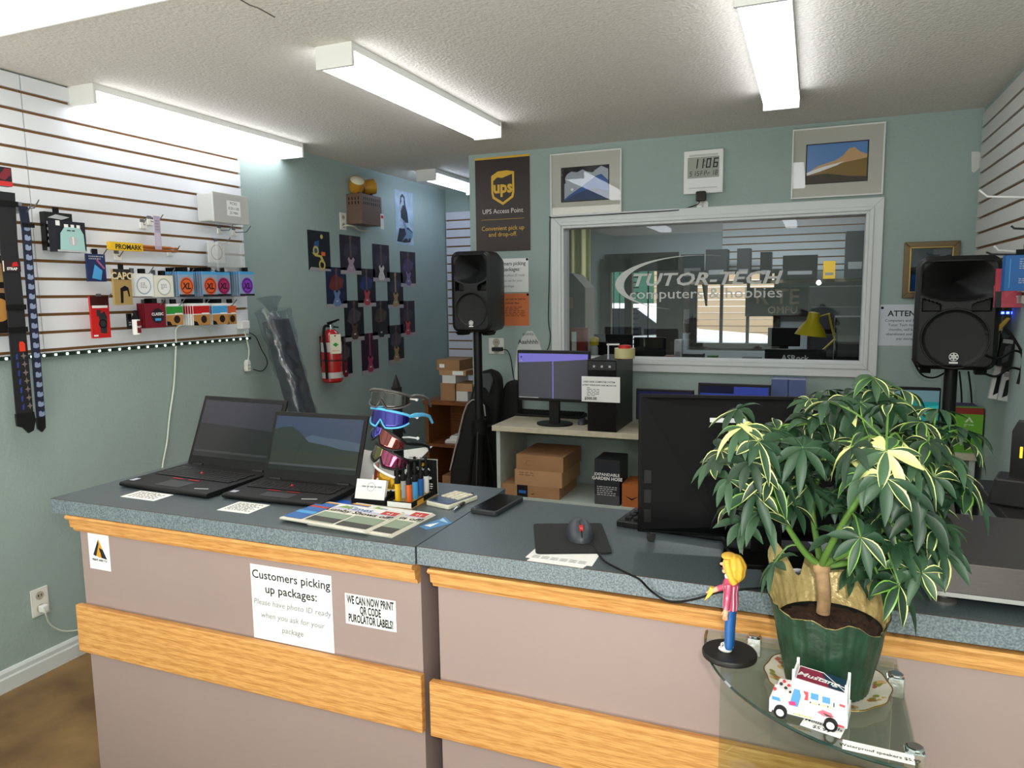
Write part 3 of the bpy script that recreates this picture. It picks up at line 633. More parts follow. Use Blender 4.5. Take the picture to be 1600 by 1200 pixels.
sunglasses('dark sunglasses with deep blue and red lens, middle of the rack', .174, -.35, -.2, black, L('blue_lens', '#2B1FA8'), L('red_brown_lens', '#7A2A22'), .38)
sunglasses('dark sunglasses with rainbow lens, second from the rack bottom', .118, -.25, -.15, black, L('olive_lens', '#6B6230'), L('purple_red_lens', '#8E2350'), .3)
sunglasses('white sunglasses with orange and yellow lens, lowest on the rack', .064, -.45, .0, M('white_frame', '#F0F2F4', .3), L('orange_lens', '#D9541C'), L('yellow_lens', '#E8B51F'), .25)
# ---------------------------------------------------------------- lighters
loc, rz, ww, dd = flat((609, 790), (644, 796), (648, 769), TOPZ)
e = CT(682, 774)-CT(644, 796); dl_ = math.hypot(e[0], e[1]); ang = math.atan2(e[1], e[0])
c0 = CT(644, 796); f0 = CT(609, 790); fx = f0-c0; wd = math.hypot(fx[0], fx[1])
# tray frame: local x along its length (towards the back), local y to the left short side
t = T('lighter_tray', 'tray display with a white price strip holding long lighters', 'display tray', (c0[0], c0[1], TOPZ), ang)
mb = MB(); mb.box(0, dl_, 0, wd, 0, .004, tan); mb.box(0, dl_, 0, .003, .004, .018, mblack); mb.box(0, dl_, wd-.003, wd, .004, .018, mblack); mb.box(0, .003, 0, wd, .004, .018, mblack); mb.box(dl_-.003, dl_, 0, wd, .004, .018, mblack)
mb.box(.004, dl_-.004, .004, wd-.004, .004, .012, tan); mb.build('tray', t)
mb = MB(); mb.box(-.0012, 0, .002, wd-.002, .002, .016, paper); mb.build('price_strip', t)
mb = MB(); mb.box(dl_*.2, dl_*.45, -.0008, 0, .002, .015, gold); mb.build('label_patch', t)
mb = MB(); X = Matrix.Translation((dl_+.002, wd*.55, 0)) @ Matrix.Rotation(-PI/2, 4, 'Z'); mb.X = X
mb.prism(rrect(-wd*.62, wd*.62, .0, .105, .006), -.001, .001, mblack); frame_ring(mb, -wd*.60, wd*.60, .003, .102, .0012, -.0015, .0015, cream)
prints(mb, wd, .105, -.001, [('c', .48, .86, .009, yellow), ('t', 'BIC', .48, .82, .008, ink, .02), ('t', 'EZ Reach', .5, .66, .012, paper, .02), ('l', .1, .08, .9, .58, 8, paper)]); mb.build('back_card', t)
li = 0; bodies = [('yellow', yellow), ('orange', orange), ('clear', lgrey), ('light blue', lblue), ('golden', M('amber', '#F2B01E', .4)), ('blue', blue), ('pale violet', M('pale_violet', '#A8A6D8', .4)), ('white', white)]
places = ['front row left', 'front row right', 'second row left', 'second row right', 'third row left', 'third row right', 'back row left', 'back row right']
for k, (cn, m) in enumerate(bodies):
    u = .18+.23*(k//2); v = .74-.46*(k % 2)
    p = Vector((c0[0], c0[1], 0))+Matrix.Rotation(ang, 3, 'Z') @ Vector((dl_*u, wd*v, 0))
    g = T('lighter', '%s long lighter in the lighter tray, %s' % (cn, places[k]), 'lighter', (p.x, p.y, TOPZ+.012), ang, 'lighters in the tray')
    mb = MB(); mb.lathe([(.0085, 0), (.0095, .003), (.0095, .048)], m, 12, sy=.75); mb.build('body', g, smooth=40)
    mb = MB(); mb.lathe([(.0098, .048), (.0098, .062), (.006, .066)], mblack, 12, sy=.8); mb.build('collar', g, smooth=40)
    mb = MB(); mb.lathe([(.0042, .066), (.0042, .098), (.003, .1)], mblack, 10); mb.build('wand', g, smooth=40)
# calculator, pens, phone
loc, rz, ww, dd = flat((668, 797), (692, 800), (700, 769), TOPZ)
c0 = CT(664, 789); a = CT(691, 800)-c0; b = CT(704, 769)-c0; ang = math.atan2(a[1], a[0]); ca = np.array([math.cos(ang), math.sin(ang)]); cb = np.array([-math.sin(ang), math.cos(ang)])
wl_ = math.hypot(a[0], a[1]); hl_ = float(b[:2]@cb)
t = T('calculator', 'cream and grey pocket calculator beside the lighter tray', 'calculator', (c0[0], c0[1], TOPZ), ang+.25)
mb = MB(); mb.prism(rrect(0, wl_, 0, hl_, .01), 0, .012, M('calc_cream', '#D9D8C4', .5), 'z'); mb.build('case', t, bevel=.003)
mb = MB(); mb.prism(rrect(.004, wl_-.004, .004, hl_-.004, .008), .012, .0135, M('calc_slate', '#4A5668', .4), 'z'); mb.build('face', t)
mb = MB(); mb.box(.008, wl_-.008, .01, hl_*.35, .0135, .014, M('calc_screen', '#3A4A66', .2)); mb.build('display', t)
for r in range(4):
    for c in range(4):
        mb = MB(); x = .009+(wl_-.018)*(c+.1)/4; yy = hl_*.42+(hl_*.5)*(r+.1)/4; mb.box(x, x+(wl_-.018)*.19, yy, yy+hl_*.09, .0135, .0165, cream); mb.build('key', t)
def pen(label, p0, p1, m):
    a, b = CT(*p0, TOPZ+.005), CT(*p1, TOPZ+.005); t = T('pen', label, 'pen', tuple(a)); d = Vector(b-a)
    mb = MB(); mb.tube([Vector((0, 0, 0)), d*.7], .0045, m, 10); mb.build('barrel', t, smooth=40)
    mb = MB(); mb.tube([d*.7, d*.95, d], [.0045, .003, .001], chrome, 10); mb.build('tip', t, smooth=40)
pen('dark pen with copper end lying beside the calculator', (735, 777), (709, 797), M('pen_dark', '#3A2420', .4))
pen('black pen lying behind the calculator', (738, 772), (716, 783), black)
c0 = CT(733, 802); a = CT(775, 808)-c0; b = CT(762, 775)-c0; ang = math.atan2(a[1], a[0]); wl_ = math.hypot(a[0], a[1]); hl_ = float(b[:2]@np.array([-math.sin(ang), math.cos(ang)]))
t = T('phone', 'black smartphone lying face up across the counter seam', 'phone', (c0[0], c0[1], TOPZ), ang)
mb = MB(); mb.prism(rrect(0, wl_, 0, hl_, .012), 0, .013, M('phone_case', '#2C2D30', .6), 'z'); mb.build('case', t, bevel=.003)
mb = MB(); mb.prism(rrect(.005, wl_-.005, .006, hl_-.006, .008), .013, .0134, gblack, 'z'); mb.build('screen', t)
# ---------------------------------------------------------------- mouse pad, mouse, papers
def poly_on_counter(name, label, cat, pts, th, m, z=TOPZ, bevel=0, extra=None):
    c0 = CT(*pts[0], z); a = [CT(*p, z)-c0 for p in pts]
    mb = MB(); mb.prism([(p[0], p[1]) for p in a], 0, th, m, 'z')
    if extra: extra(mb, a, th)
    o = mb.build(name, loc=tuple(c0), bevel=bevel); return tag(o, label, cat)
def small_print(mb, a, th):
    A, B, D = [Vector(p) for p in (a[0], a[1], a[3])]
    for i in range(4):
        v = .06+.07*i
        for j in range(6):
            u = .08+.14*j; mb.quad([tuple(A+(B-A)*uu+(D-A)*vv+Vector((0, 0, th+.0003))) for uu, vv in ((u, v), (u+.11, v), (u+.11, v+.025), (u, v+.025))], grey_ink)
poly_on_counter('paper_sheet', 'white printed slip lowest under the mouse pad', 'paper', [(823, 876), (911, 888), (925, 878), (838, 866)], .0006, paper)
poly_on_counter('paper_sheet', 'white printed sheet sticking out from under the black mouse pad', 'paper', [(821, 871), (925, 885), (938, 866), (838, 856)], .0008, paper, TOPZ+.0008, 0, small_print)
c0 = CT(837, 866, TOPZ+.0018); q = [CT(*p, TOPZ+.0018)-c0 for p in ((837, 866), (957, 865), (940, 819), (833.6, 820))]
mb = MB(); pts = []
for i in range(4):
    P, A, B = Vector(q[i]), Vector(q[i-1]), Vector(q[(i+1) % 4])
    for k in range(5):
        s = k/4; pts.append(P+(A-P).normalized()*.012*(1-s)**2+(B-P).normalized()*.012*s**2)
mb.prism([(p.x, p.y) for p in pts], -.0002, .003, M('mouse_pad_cloth', '#191A1C', .85), 'z'); o = mb.build('mouse_pad', loc=tuple(c0)); tag(o, 'black rounded mouse pad on the right counter', 'mouse pad')
def mouse(label, loc, rz, sc_=1.0, red_wheel=True):
    t = T('computer_mouse', label, 'mouse', loc, rz); mb = MB(); L_, W_, h_ = .118*sc_, .034*sc_, .036*sc_
    def f(u, v):
        a = u*2*PI; ph = v*PI/2; r = math.cos(ph); x = W_*math.cos(a)*r*(1-.12*math.cos(2*a)); y = L_/2*math.sin(a)*r
        return (x, y, h_*math.sin(ph)**.8*(1+.12*math.sin(a)))
    mb.grid(f, 28, 10, M('mouse_grey', '#3B3F46', .45)); mb.build('shell', t, smooth=70)
    mb = MB(); mb.X = Matrix.Translation((0, -L_*.28, h_*.74)) @ Matrix.Rotation(PI/2, 4, 'Y'); mb.cyl((0, 0, -.004), .009*sc_, .008, red if red_wheel else dgrey, 14); mb.build('scroll_wheel', t)
    mb = MB(); mb.box(-.0006, .0006, -L_*.48, -L_*.12, h_*.62, h_*.8, mblack) if False else mb.tube([(0, -L_*.47, h_*.36), (0, -L_*.4, h_*.62), (0, -L_*.15, h_*.93)], .0012, mblack, 5); mb.build('button_split', t)
    return t
p = CT(906, 836, TOPZ+.006); mouse('grey computer mouse with red wheel on the black mouse pad', (p[0], p[1], TOPZ+.005), math.radians(22))
z = TOPZ+.004
cp = [Vector(CT(*q_, z)) for q_ in ((914, 850), (926, 853), (934, 864), (945, 877), (965, 888), (985, 898), (1003, 909))]
cp[-1] = Vector(CT(1000, 906, z))
cp += [Vector(on(1, 1.389, 1018, 924)), Vector(on(1, 1.386, 1040, 938)), Vector(on(1, 1.386, 1062, 940)), Vector(on(1, 1.386, 1090, 935)), Vector(on(1, 1.388, 1120, 926)), Vector(CT(1160, 921, z)), Vector(CT(1200, 915, z)), Vector(CT(1190, 890, z))]
def smooth_path(p, n=5):
    out = []
    for i in range(len(p)-1):
        p0, p1, p2, p3 = p[max(i-1, 0)], p[i], p[i+1], p[min(i+2, len(p)-1)]
        for k in range(n):
            s = k/n; out.append(.5*((2*p1)+(p2-p0)*s+(2*p0-5*p1+4*p2-p3)*s*s+(3*p1-p0-3*p2+p3)*s**3))
    return out+[p[-1]]
def cable(name, label, pts, r, m, cat='cable', group=None):
    pts = [Vector(p) for p in pts]; o0 = pts[0].copy(); mb = MB(); mb.tube([p-o0 for p in smooth_path(pts)], r, m, 6); o = mb.build(name, smooth=60, loc=tuple(o0)); return tag(o, label, cat, group)
cable('mouse_cable', 'thin black mouse cable drooping over the front edge of the right counter', cp, .0022, mblack)
# ================================================================ LEFT WALL
RZL = PI/2
hookm = M('hook_wire', '#8B8D90', .3, .8); holder = M('price_holder', '#F1EFE8', .5)
def hook(label, px, py, out=.12, tag_=True, group='wire hooks on the left slatwall'):
    """wire hook whose tip is seen at the pixel px, py"""
    p = on(0, LWX+out, px, py); t = T('display_hook', label, 'hook', (LWX+.018, p[1], p[2]-.03), RZL, group)
    mb = MB(); mb.box(-.012, .012, -.003, .004, -.012, .028, hookm); mb.build('bracket', t)
    mb = MB(); mb.tube([(0, 0, .01), (0, -.02, .0), (0, -(out-.05), .0), (0, -(out-.018), .03)], .0028, hookm, 6); mb.build('wire', t, smooth=60)
    if tag_:
        mb = MB(); mb.box(-.018, .018, -.012, -.0035, -.016, .012, holder); mb.build('price_holder', t)
def lcard(name, label, cat, px, off, t, base, items, group=None, tab=None):
    loc, ww, hh = lw(*px, off); loc = (loc[0]-t, loc[1], loc[2])
    return panel(name, label, cat, loc, RZL, ww, hh, t, base, items, group, tab=tab)
skin_m = M('amp_turquoise', '#A5CFCB', .4)
lcard('amp_package', 'black hanging card behind the turquoise mini amplifier box', 'package', (69, 330, 117, 393), .06, .03, black, [('l', .05, .15, .4, .8, 4, lgrey), ('r', .0, .0, 1, .08, lgrey), ('p', [(.1, .85), (.4, .95), (.9, .9), (.6, .82)], lgrey)], 'mini amplifier packages', mblack)
lcard('amp_package', 'black boxed card with a turquoise mini amplifier and round dial', 'package', (86, 344, 136, 395), .13, .045, M('navy_black', '#12141F', .4), [
    ('p', [(.10, .06), (.95, .06), (.93, .6), (.82, .80), (.30, .82), (.14, .6)], skin_m), ('r', .28, .80, .42, .9, paper), ('r', .5, .80, .62, .9, paper), ('r', .70, .80, .82, .9, paper), ('r', .0, .84, .14, 1, paper),
    ('c', .55, .36, .020, lgrey), ('r', .53, .24, .57, .50, paper), ('l', .36, .66, .74, .74, 1, dgrey), ('r', 0, 0, 1, .06, lgrey)], 'mini amplifier packages')
hook('thin wire hook sticking out above the turquoise mini amplifier', 61, 312, .14, False)
lcard('accessory_package', 'small dark blue hanging package beside the mini amplifier box', 'package', (135, 396, 167, 440), .08, .012, dblue, [('p', [(.2, .12), (.7, .05), (.8, .4), (.4, .62)], lblue), ('p', [(.5, .75), (.9, .45), (.95, .5), (.55, .82)], M('rose', '#B35A80', .5)), ('l', .1, .78, .9, .95, 2, lgrey)], tab=mblack)
hook('wire hook holding the small dark blue package', 168, 388, .11)
# drumsticks
a = on(0, LWX+.07, 171, 384); b = on(0, LWX+.07, 279, 387)
t = T('drumsticks', 'pair of brown drumsticks in a yellow lettered sleeve on the slatwall', 'drumsticks', (a[0], a[1], a[2]), RZL)
Ld = b[1]-a[1]
for z in (-.007, .007):
    mb = MB(); mb.tube([(0, 0, z), (Ld*.78, 0, z), (Ld*.92, 0, z), (Ld*.95, 0, z), (Ld, 0, z)], [.0075, .0075, .004, .006, .003], M('stick_wood', '#A9612A', .4), 10); mb.build('stick', t, smooth=40)
mb = MB(); mb.box(-.004, Ld*.43, -.012, .012, -.018, .018, yellow); mb.text('PROMARK', Ld*.23, -.0125, -.012, .03, ink, bold=.03); mb.build('sleeve', t)
hook('wire hook under the drumsticks, near the yellow sleeve', 194, 390, .07); hook('wire hook under the thin tips of the drumsticks', 281, 384, .09)
lcard('accessory_package', 'tall narrow lilac card hanging over the drumsticks', 'package', (240, 337, 253, 390), .10, .004, M('lilac_card', '#B8A9BE', .5), [('r', .1, .1, .9, .5, M('lilac_pale', '#CFC4D2', .5)), ('l', .15, .55, .85, .9, 4, grey)])
hook('wire hook above the drumsticks holding the lilac card', 255, 335, .11); hook('empty wire hook on the slatwall left of the lilac card', 229, 341, .05)
clearp = glass('clear_plastic', (.80, .82, .82), .08, .12)
def lbox(label, px, off, depth, items):
    loc, ww, hh = lw(*px, off); t = T('plastic_box', label, 'box', (loc[0]-depth, loc[1], loc[2]), RZL)
    mb = MB(); mb.box(-ww/2, ww/2, -depth, 0, 0, hh, M('frosted_plastic', '#C7C8C4', .35, alpha=.85)); mb.build('case', t, bevel=.006)
    mb = MB(); mb.box(-ww/2-.004, ww/2+.004, -depth-.012, -depth, -.004, hh+.004, M('frosted_lid', '#D2D2CD', .3, alpha=.8)); mb.build('lid', t, bevel=.003)
    if items: mb = MB(); prints(mb, ww, hh, -depth-.013, items); mb.build('label', t)
lbox('frosted plastic box with a small white price label, upper right of the slatwall', (330, 300, 386, 351), .14, .10, [('r', .36, .24, .76, .78, paper), ('t', 'PICKS', .56, .64, .020, ink), ('t', '0.50-1.00', .56, .46, .020, ink), ('t', '25 MIN', .56, .30, .020, ink)])
MATS['frosted_plastic'], MATS['frosted_lid'] = M('clear_case', '#D5D8D6', .2, alpha=.3), M('clear_lid', '#D8DCDA', .2, alpha=.3)
lbox('empty clear plastic box beside the white disc pack on the slatwall', (337, 378, 377, 424), .12, .07, None)
lcard('string_pack', 'white square pack with a thin red ring behind the clear plastic box', 'string pack', (325, 377, 352, 411), .06, .006, paper, [('o', .5, .5, .04, .036, M('dull_red', '#A05048', .5))])
hook('wire hook under the frosted plastic box, left one', 365, 350, .12); hook('wire hook under the frosted plastic box, right one', 392, 353, .14); hook('wire hook over the empty clear plastic box', 360, 371, .12, False)
lcard('capo_package', 'tan hanging card lettered CAPO with a black guitar capo', 'package', (176, 420, 208, 476), .16, .012, tan, [('r', 0, .70, 1, 1, M('capo_black', '#25211C', .5)), ('t', 'CAPO', .5, .72, .042, M('capo_cream', '#E0CFA0', .5), .03),
    ('p', [(.32, .05), (.46, .05), (.50, .38), (.72, .40), (.80, .22), (.86, .24), (.80, .48), (.60, .54), (.34, .46)], mblack)], tab=mblack)
lcard('tool_package', 'bright red blister card with a black clip tool', 'package', (140, 463, 174, 527), .09, .010, red, [('r', 0, .78, 1, 1, M('maroon_top', '#3A1014', .4)), ('r', .08, .72, .92, .78, paper), ('p', [(.45, .12), (.78, .1), (.86, .5), (.72, .64), (.40, .56)], dgrey), ('o', .6, .34, .020, .014, mblack), ('p', [(.3, .52), (.5, .52), (.52, .68), (.3, .68)], dgrey), ('r', .06, .04, .3, .08, paper)])
hook('wire hook holding the red blister card', 174, 458, .10)
lcard('bottle_pack', 'little black pack hanging beside the small spray bottle', 'package', (199, 490, 207, 514), .08, .01, black, [('l', .2, .2, .8, .5, 2, lgrey)])
p = on(0, LWX+.10, 214, 523); t = T('spray_bottle', 'tiny black capped bottle with white label under the capo card', 'bottle', tuple(p), RZL)
mb = MB(); mb.lathe([(.016, 0), (.017, .004), (.017, .07)], paper, 16); prints(mb, .034, .08, -.0172, [('r', .2, .1, .8, .8, dred), ('t', 'FAST', .5, .4, .012, paper, .03)]); mb.build('body', t, smooth=40)
mb = MB(); mb.lathe([(.017, .07), (.015, .085), (.010, .09), (.010, .11), (.0, .112)], mblack, 16); mb.build('cap', t, smooth=40)
# ---- string packs in rows
def row(px, off, n, step, t, base, items, front, behind, group, tab=black, name='string_pack', backm=None):
    for k in range(n):
        loc, ww, hh = lw(*px, off); x = loc[0]-t-step*k
        if x < LWX+.024: break
        panel(name, front if k == 0 else behind, 'string pack', (x, loc[1], loc[2]), RZL, ww, hh, t, base, items if k == 0 else items[:1], group, tab=tab)
def disc(c, c2, txt, ring=.043):
    return [('r', 0, .88, 1, 1, c2), ('c', .52, .42, ring, c), ('o', .52, .42, ring-.007, ring-.011, M('disc_black', '#1A1A1C', .5)), ('t', txt, .50, .30, .042, MATS['disc_black'], .04, 'CENTER', .2), ('r', 0, 0, 1, .08, M('pack_black', '#16161A', .5))]
def oval(c, c2): return [('c', .5, .47, .040, c), ('c', .5, .47, .034, paper), ('l', .34, .35, .66, .62, 4, grey)]
palebl = M('pack_edge_blue', '#8FA6BE', .5)
row((208, 427, 241, 463), .13, 3, .008, .004, paper, oval(M('oval_blue', '#9DB3C6', .5), paper), 'white string pack with pale blue oval, first of the upper row', 'white string pack tucked behind the pale blue oval pack', 'white string packs')
row((240, 430, 272, 464), .13, 3, .008, .004, M('pack_cream', '#EAE6D6', .5), oval(M('oval_sage', '#B5BBA8', .5), cream), 'cream string pack with sage oval beside the white one', 'cream string pack tucked behind the sage oval pack', 'cream string packs')
row((278, 424, 304, 463), .15, 8, .016, .003, palebl, disc(orange, lblue, 'XL'), 'blue topped string pack with orange disc, left one of the two orange', 'blue topped string pack in the row behind the left orange disc', 'left orange disc string packs')
row((315, 424, 341, 463), .15, 8, .016, .003, palebl, disc(M('orange_deep', '#E2571F', .5), lblue, 'XL'), 'blue topped string pack with orange disc beside the magenta one', 'blue topped string pack in the row behind the right orange disc', 'right orange disc string packs')
row((337, 425, 361, 462), .135, 4, .012, .004, palebl, disc(magenta, lblue, 'XL'), 'blue topped string pack with magenta disc', 'blue topped string pack hidden behind the magenta disc pack', 'magenta disc string packs')
row((373, 424, 398, 462), .16, 8, .016, .003, palebl, disc(M('violet_disc', '#8A3AC0', .5), lblue, 'XL'), 'blue topped string pack with violet disc at the slatwall edge', 'blue topped string pack in the row behind the violet disc', 'violet disc string packs')
row((226, 474, 260, 511), .13, 5, .012, .004, dred, [('r', 0, .9, 1, 1, dred), ('c', .6, .48, .035, M('disc_dark', '#221A22', .5)), ('t', 'CLASSIC', .6, .50, .018, paper, .03), ('r', .46, .28, .76, .38, lblue)], 'dark red string pack with a black disc, lower row', 'dark red string pack behind the black disc pack', 'dark red string packs')
def guitarpack(c): return [('r', 0, .52, 1, .88, c), ('r', 0, 0, 1, .48, woodc), ('c', .62, .26, .019, M('sound_hole', '#2A1510', .5)), ('p', [(.0, .0), (.3, .0), (.2, .16), (0, .2)], mblack), ('r', .5, .50, .95, .56, paper)]
row((259, 475, 287, 507), .12, 2, .012, .004, paper, guitarpack(green), 'green banded string pack with guitar picture', 'green banded string pack behind its twin', 'green string packs')
row((301, 474, 329, 507), .15, 8, .016, .003, paper, guitarpack(red), 'red banded string pack with guitar picture', 'red banded string pack in the row behind', 'red string packs')
row((331, 474, 357, 506), .14, 6, .016, .003, paper, guitarpack(lblue), 'light blue banded string pack with guitar picture', 'light blue banded string pack in the row behind', 'light blue string packs')
row((352, 474, 370, 506), .12, 2, .012, .004, paper, guitarpack(orange), 'narrow orange banded string pack at the lower right end', 'orange banded string pack behind its twin', 'orange string packs')
for lb, x, y in (('white oval pack', 240, 417), ('cream oval pack', 273, 420), ('left orange disc packs', 303, 420), ('right orange disc packs', 331, 421), ('violet disc packs', 392, 424), ('dark red packs', 258, 467), ('green banded pack', 289, 467), ('red banded packs', 327, 468), ('light blue banded packs', 370, 468)):
    hook('wire hook carrying the '+lb, x, y, .16, False)
# ---- straps hanging at the left edge
def strap(label, pts, wd, off, m, extra=None):
    """flat strap through pixel points, hanging off a hook"""
    P = [on(0, LWX+off, *p) for p in pts]; t = T('guitar_strap', label, 'guitar strap', tuple(P[0]), RZL, 'guitar straps hanging at the left edge')
    q = [(p[1]-P[0][1], p[2]-P[0][2]) for p in P]; mb = MB(); n = len(q)
    for i in range(n-1):
        (x0, z0), (x1, z1) = q[i], q[i+1]; mb.prism([(x0-wd/2, z0), (x0+wd/2, z0), (x1+wd/2, z1), (x1-wd/2, z1)], -.003, .003, m)
    mb.build('webbing', t); return t, q
sm = M('strap_black', '#17171B', .7); lea = M('strap_leather', '#141416', .45)
t, q = strap('wide black guitar strap with a patterned lower part and red tag, left edge', ((9, 300), (14, 390), (24, 480), (28, 530), (39, 652)), .066, .12, sm)
pz = on(0, LWX+.12, 30, 540); e = on(0, LWX+.12, 42, 682); o0 = on(0, LWX+.12, 9, 300)
rel = lambda p: (p[1]-o0[1], p[2]-o0[2])
mb = MB(); x, z = rel(on(0, LWX+.12, 38, 645)); mb.prism([(x-.036, z), (x+.036, z), (x+.040, z-.035), (x+.028, z-.075), (x+.008, z-.082), (x-.01, z-.058), (x-.034, z-.048)], -.005, .005, lea); mb.build('leather_end', t)
mb = MB(); x, z = rel(on(0, LWX+.12, 33, 541)); mb.prism([(x-.010, z-.02), (x+.012, z-.02), (x+.012, z+.01), (x+.004, z+.018), (x-.006, z+.018), (x-.010, z+.008)], -.006, -.0035, M('tag_red', '#E23A1E', .5)); mb.build('red_tag', t)
mb = MB(); rr = random.Random(5)
for i in range(7):
    a = rel(on(0, LWX+.12, 36+i*1.7, 556+i*13)); mb.prism([(a[0]+px_, a[1]+pz_) for px_, pz_ in ((-.012, 0), (-.003, .004), (0, .014), (.003, .004), (.012, 0), (.003, -.004), (0, -.014), (-.003, -.004))], -.0036, -.0031, M('thorn_grey', '#7C6E66', .6))
    mb.prism([(a[0]-.030, a[1]-.012), (a[0]-.024, a[1]-.012), (a[0]-.022, a[1]+.012), (a[0]-.03, a[1]+.006)], -.0036, -.0031, M('strap_blue', '#2B3F96', .6))
mb.build('printed_pattern', t)
mb = MB(); x, z = rel(on(0, LWX+.12, 17, 417)); mb.box(x-.034, x+.034, -.006, -.003, z-.018, z+.022, M('strap_card', '#2A1416', .6)); mb.text('STRAP', x, -.0065, z-.012, .014, paper, bold=.04); mb.prism([(x, z), (x+.025, z+.004), (x+.02, z+.02), (x+.005, z+.016)], -.0066, -.006, red); mb.box(x-.034, x-.030, -.0066, -.006, z-.018, z+.022, cream); mb.build('card_label', t)
for py in (318, 480, 515):
    mb = MB(); x, z = rel(on(0, LWX+.12, 11+(py-318)*.08, py)); mb.box(x-.038, x+.038, -.008, -.003, z-.01, z+.01, mblack); mb.build('slider', t)
t, q = strap('narrow navy guitar strap with pale skull pattern beside the black strap', ((36, 322), (41, 360), (47, 440), (55, 540), (64, 655)), .034, .10, M('strap_navy', '#1B2138', .7))
o0 = on(0, LWX+.10, 36, 322); mb = MB(); rr = random.Random(2)
for i in range(20):
    f = i/19; a = on(0, LWX+.10, 41.5+23*f**1.1, 356+290*f); x, z = a[1]-o0[1], a[2]-o0[2]
    mb.prism([(x-.012, z-.009), (x-.004, z-.012), (x+.004, z-.012), (x+.012, z-.007), (x+.011, z+.008), (x+.004, z+.004), (x-.003, z+.011), (x-.011, z+.009)], -.0037, -.0031, M('skull_print', '#8F9DBC', .6))
mb.build('skull_print', t)
mb = MB(); x, z = 0.012, on(0, LWX+.1, 40, 352)[2]-o0[2]; mb.box(x-.022, x+.022, -.008, -.003, z-.008, z+.008, mblack); mb.build('slider', t)
mb = MB(); a = on(0, LWX+.10, 63, 652); x, z = a[1]-o0[1], a[2]-o0[2]; mb.prism([(x-.018, z), (x+.018, z), (x+.016, z-.045), (x, z-.06), (x-.016, z-.045)], -.005, .005, lea); mb.build('leather_end', t)
lcard('strap_package', 'red topped black package above the straps at the left edge', 'package', (-12, 258, 20, 292), .13, .03, black, [('r', 0, 0, 1, .25, red), ('p', [(.2, .4), (.6, .9), (.9, .6), (.6, .3)], dred), ('r', .6, .55, .95, .95, dred)])
lcard('guitar_package', 'brown and black package with a round guitar picture behind the straps, left edge', 'package', (-25, 398, 16, 520), .08, .03, M('package_black', '#1A1716', .5), [('r', 0, .66, 1, .74, tan), ('c', .5, .30, .045, woodc), ('r', .0, .52, 1, .58, card), ('r', .4, .74, .95, .9, card)])
hook('hook carrying the navy skull strap', 50, 318, .14, False)
# ---- LED strip along the bottom edge of the slatwall
z0 = 1.342; t = T('led_strip', 'black strip of small green-white lights along the bottom slatwall edge', 'light strip', (LWX+.02, 1.6, z0-.006), RZL)
mb = MB(); mb.box(-.7, 1.69, -.006, .004, -.007, .007, M('strip_green_black', '#0E2416', .5)); mb.build('tape', t)
mb = MB(); led = M('led_glow', '#D8FFE6', .4, emit=7)
for i in range(46): x = -.66+i*.0515; mb.box(x-.004, x+.004, -.0085, -.006, -.004, .004, led)
mb.build('diodes', t)
# ---- cords
wc = M('white_cord', '#DDE3D2', .5)
W = lambda px, py, off=.012: on(0, LWX+off, px, py)
cable('white_cable', 'white cord hanging from the slatwall down behind the left laptop', [W(330, 519, .03), W(318, 512, .05), W(300, 509, .06), W(277, 511, .05), W(275, 540, .02), W(272, 600), W(265, 650), W(261, 690), W(254, 728), W(252, 760)], .0042, wc, 'cord')
t = T('power_adapter', 'white power block at the end of the slatwall above the light strip', 'adapter', tuple(W(378, 508, .03)), RZL)
mb = MB(); mb.box(-.03, .03, -.03, .01, -.02, .025, white); mb.build('block', t, bevel=.004)
p = W(386, 580, .012); t = T('extension_socket', 'white cord with a three hole socket end hanging below the light strip', 'cord', tuple(p), RZL)
mb = MB(); mb.prism([(-.012, 0), (.012, 0), (.016, .015), (.014, .05), (.006, .065), (-.006, .065), (-.014, .05), (-.016, .015)], -.018, .008, M('socket_ivory', '#E9EADF', .5)); mb.build('socket_body', t, bevel=.003)
mb = MB(); 
for x, z in ((-.006, .035), (.006, .035), (-.006, .016), (.006, .016)): mb.box(x-.0016, x+.0016, -.0186, -.018, z-.005, z+.005, dgrey)
mb.build('socket_slots', t)
q0 = Vector(p); tt = [W(387, 566, .012), W(389, 548, .012), W(385, 528, .02), W(382, 518, .02)]
mb = MB(); mb.tube(smooth_path([Matrix.Rotation(-RZL, 3, 'Z') @ (Vector(x)-q0) for x in tt]), .004, wc, 6); mb.build('cord', t, smooth=60)
cable('adapter_cable', 'thin black cable looping from the light strip to the white socket', [W(390, 520), W(400, 527), W(408, 545), W(417, 562), W(416, 573), W(408, 580), W(396, 577)], .0025, mblack)
# ---- wall sockets
def wall_plate(name, label, loc, rz, ww, hh, plug=None):
    t = T(name, label, 'wall socket', loc, rz); mb = MB(); mb.box(-ww/2, ww/2, -.005, 0, 0, hh, M('plate_ivory', '#E9E7DF', .45)); mb.build('plate', t, bevel=.002)
    for v in (.27, .73):
        mb = MB(); mb.prism(circ(0, hh*v, ww*.24, 16), -.0065, -.005, M('socket_face', '#B9B0A0', .5)); mb.box(-.008, -.005, -.0075, -.0064, hh*v-.004, hh*v+.006, mblack); mb.box(.005, .008, -.0075, -.0064, hh*v-.004, hh*v+.006, mblack); mb.build('socket', t)
    return t
loc, ww, hh = lw(48, 924, 75, 956)
t = wall_plate('wall_outlet', 'wall outlet with a white plug low on the left wall', loc, RZL, .075, .118)
mb = MB(); mb.box(-.014, .014, -.035, -.008, .018, .046, white); mb.build('plug', t, bevel=.004)
cable('outlet_cable', 'white cord from the low wall outlet to behind the counter', [W(66, 949, .03), W(71, 958, .04), W(76, 972, .02), W(86, 981, .012), W(100, 986, .012), W(118, 985, .012), W(140, 980, .012)], .0035, wc, 'cord')
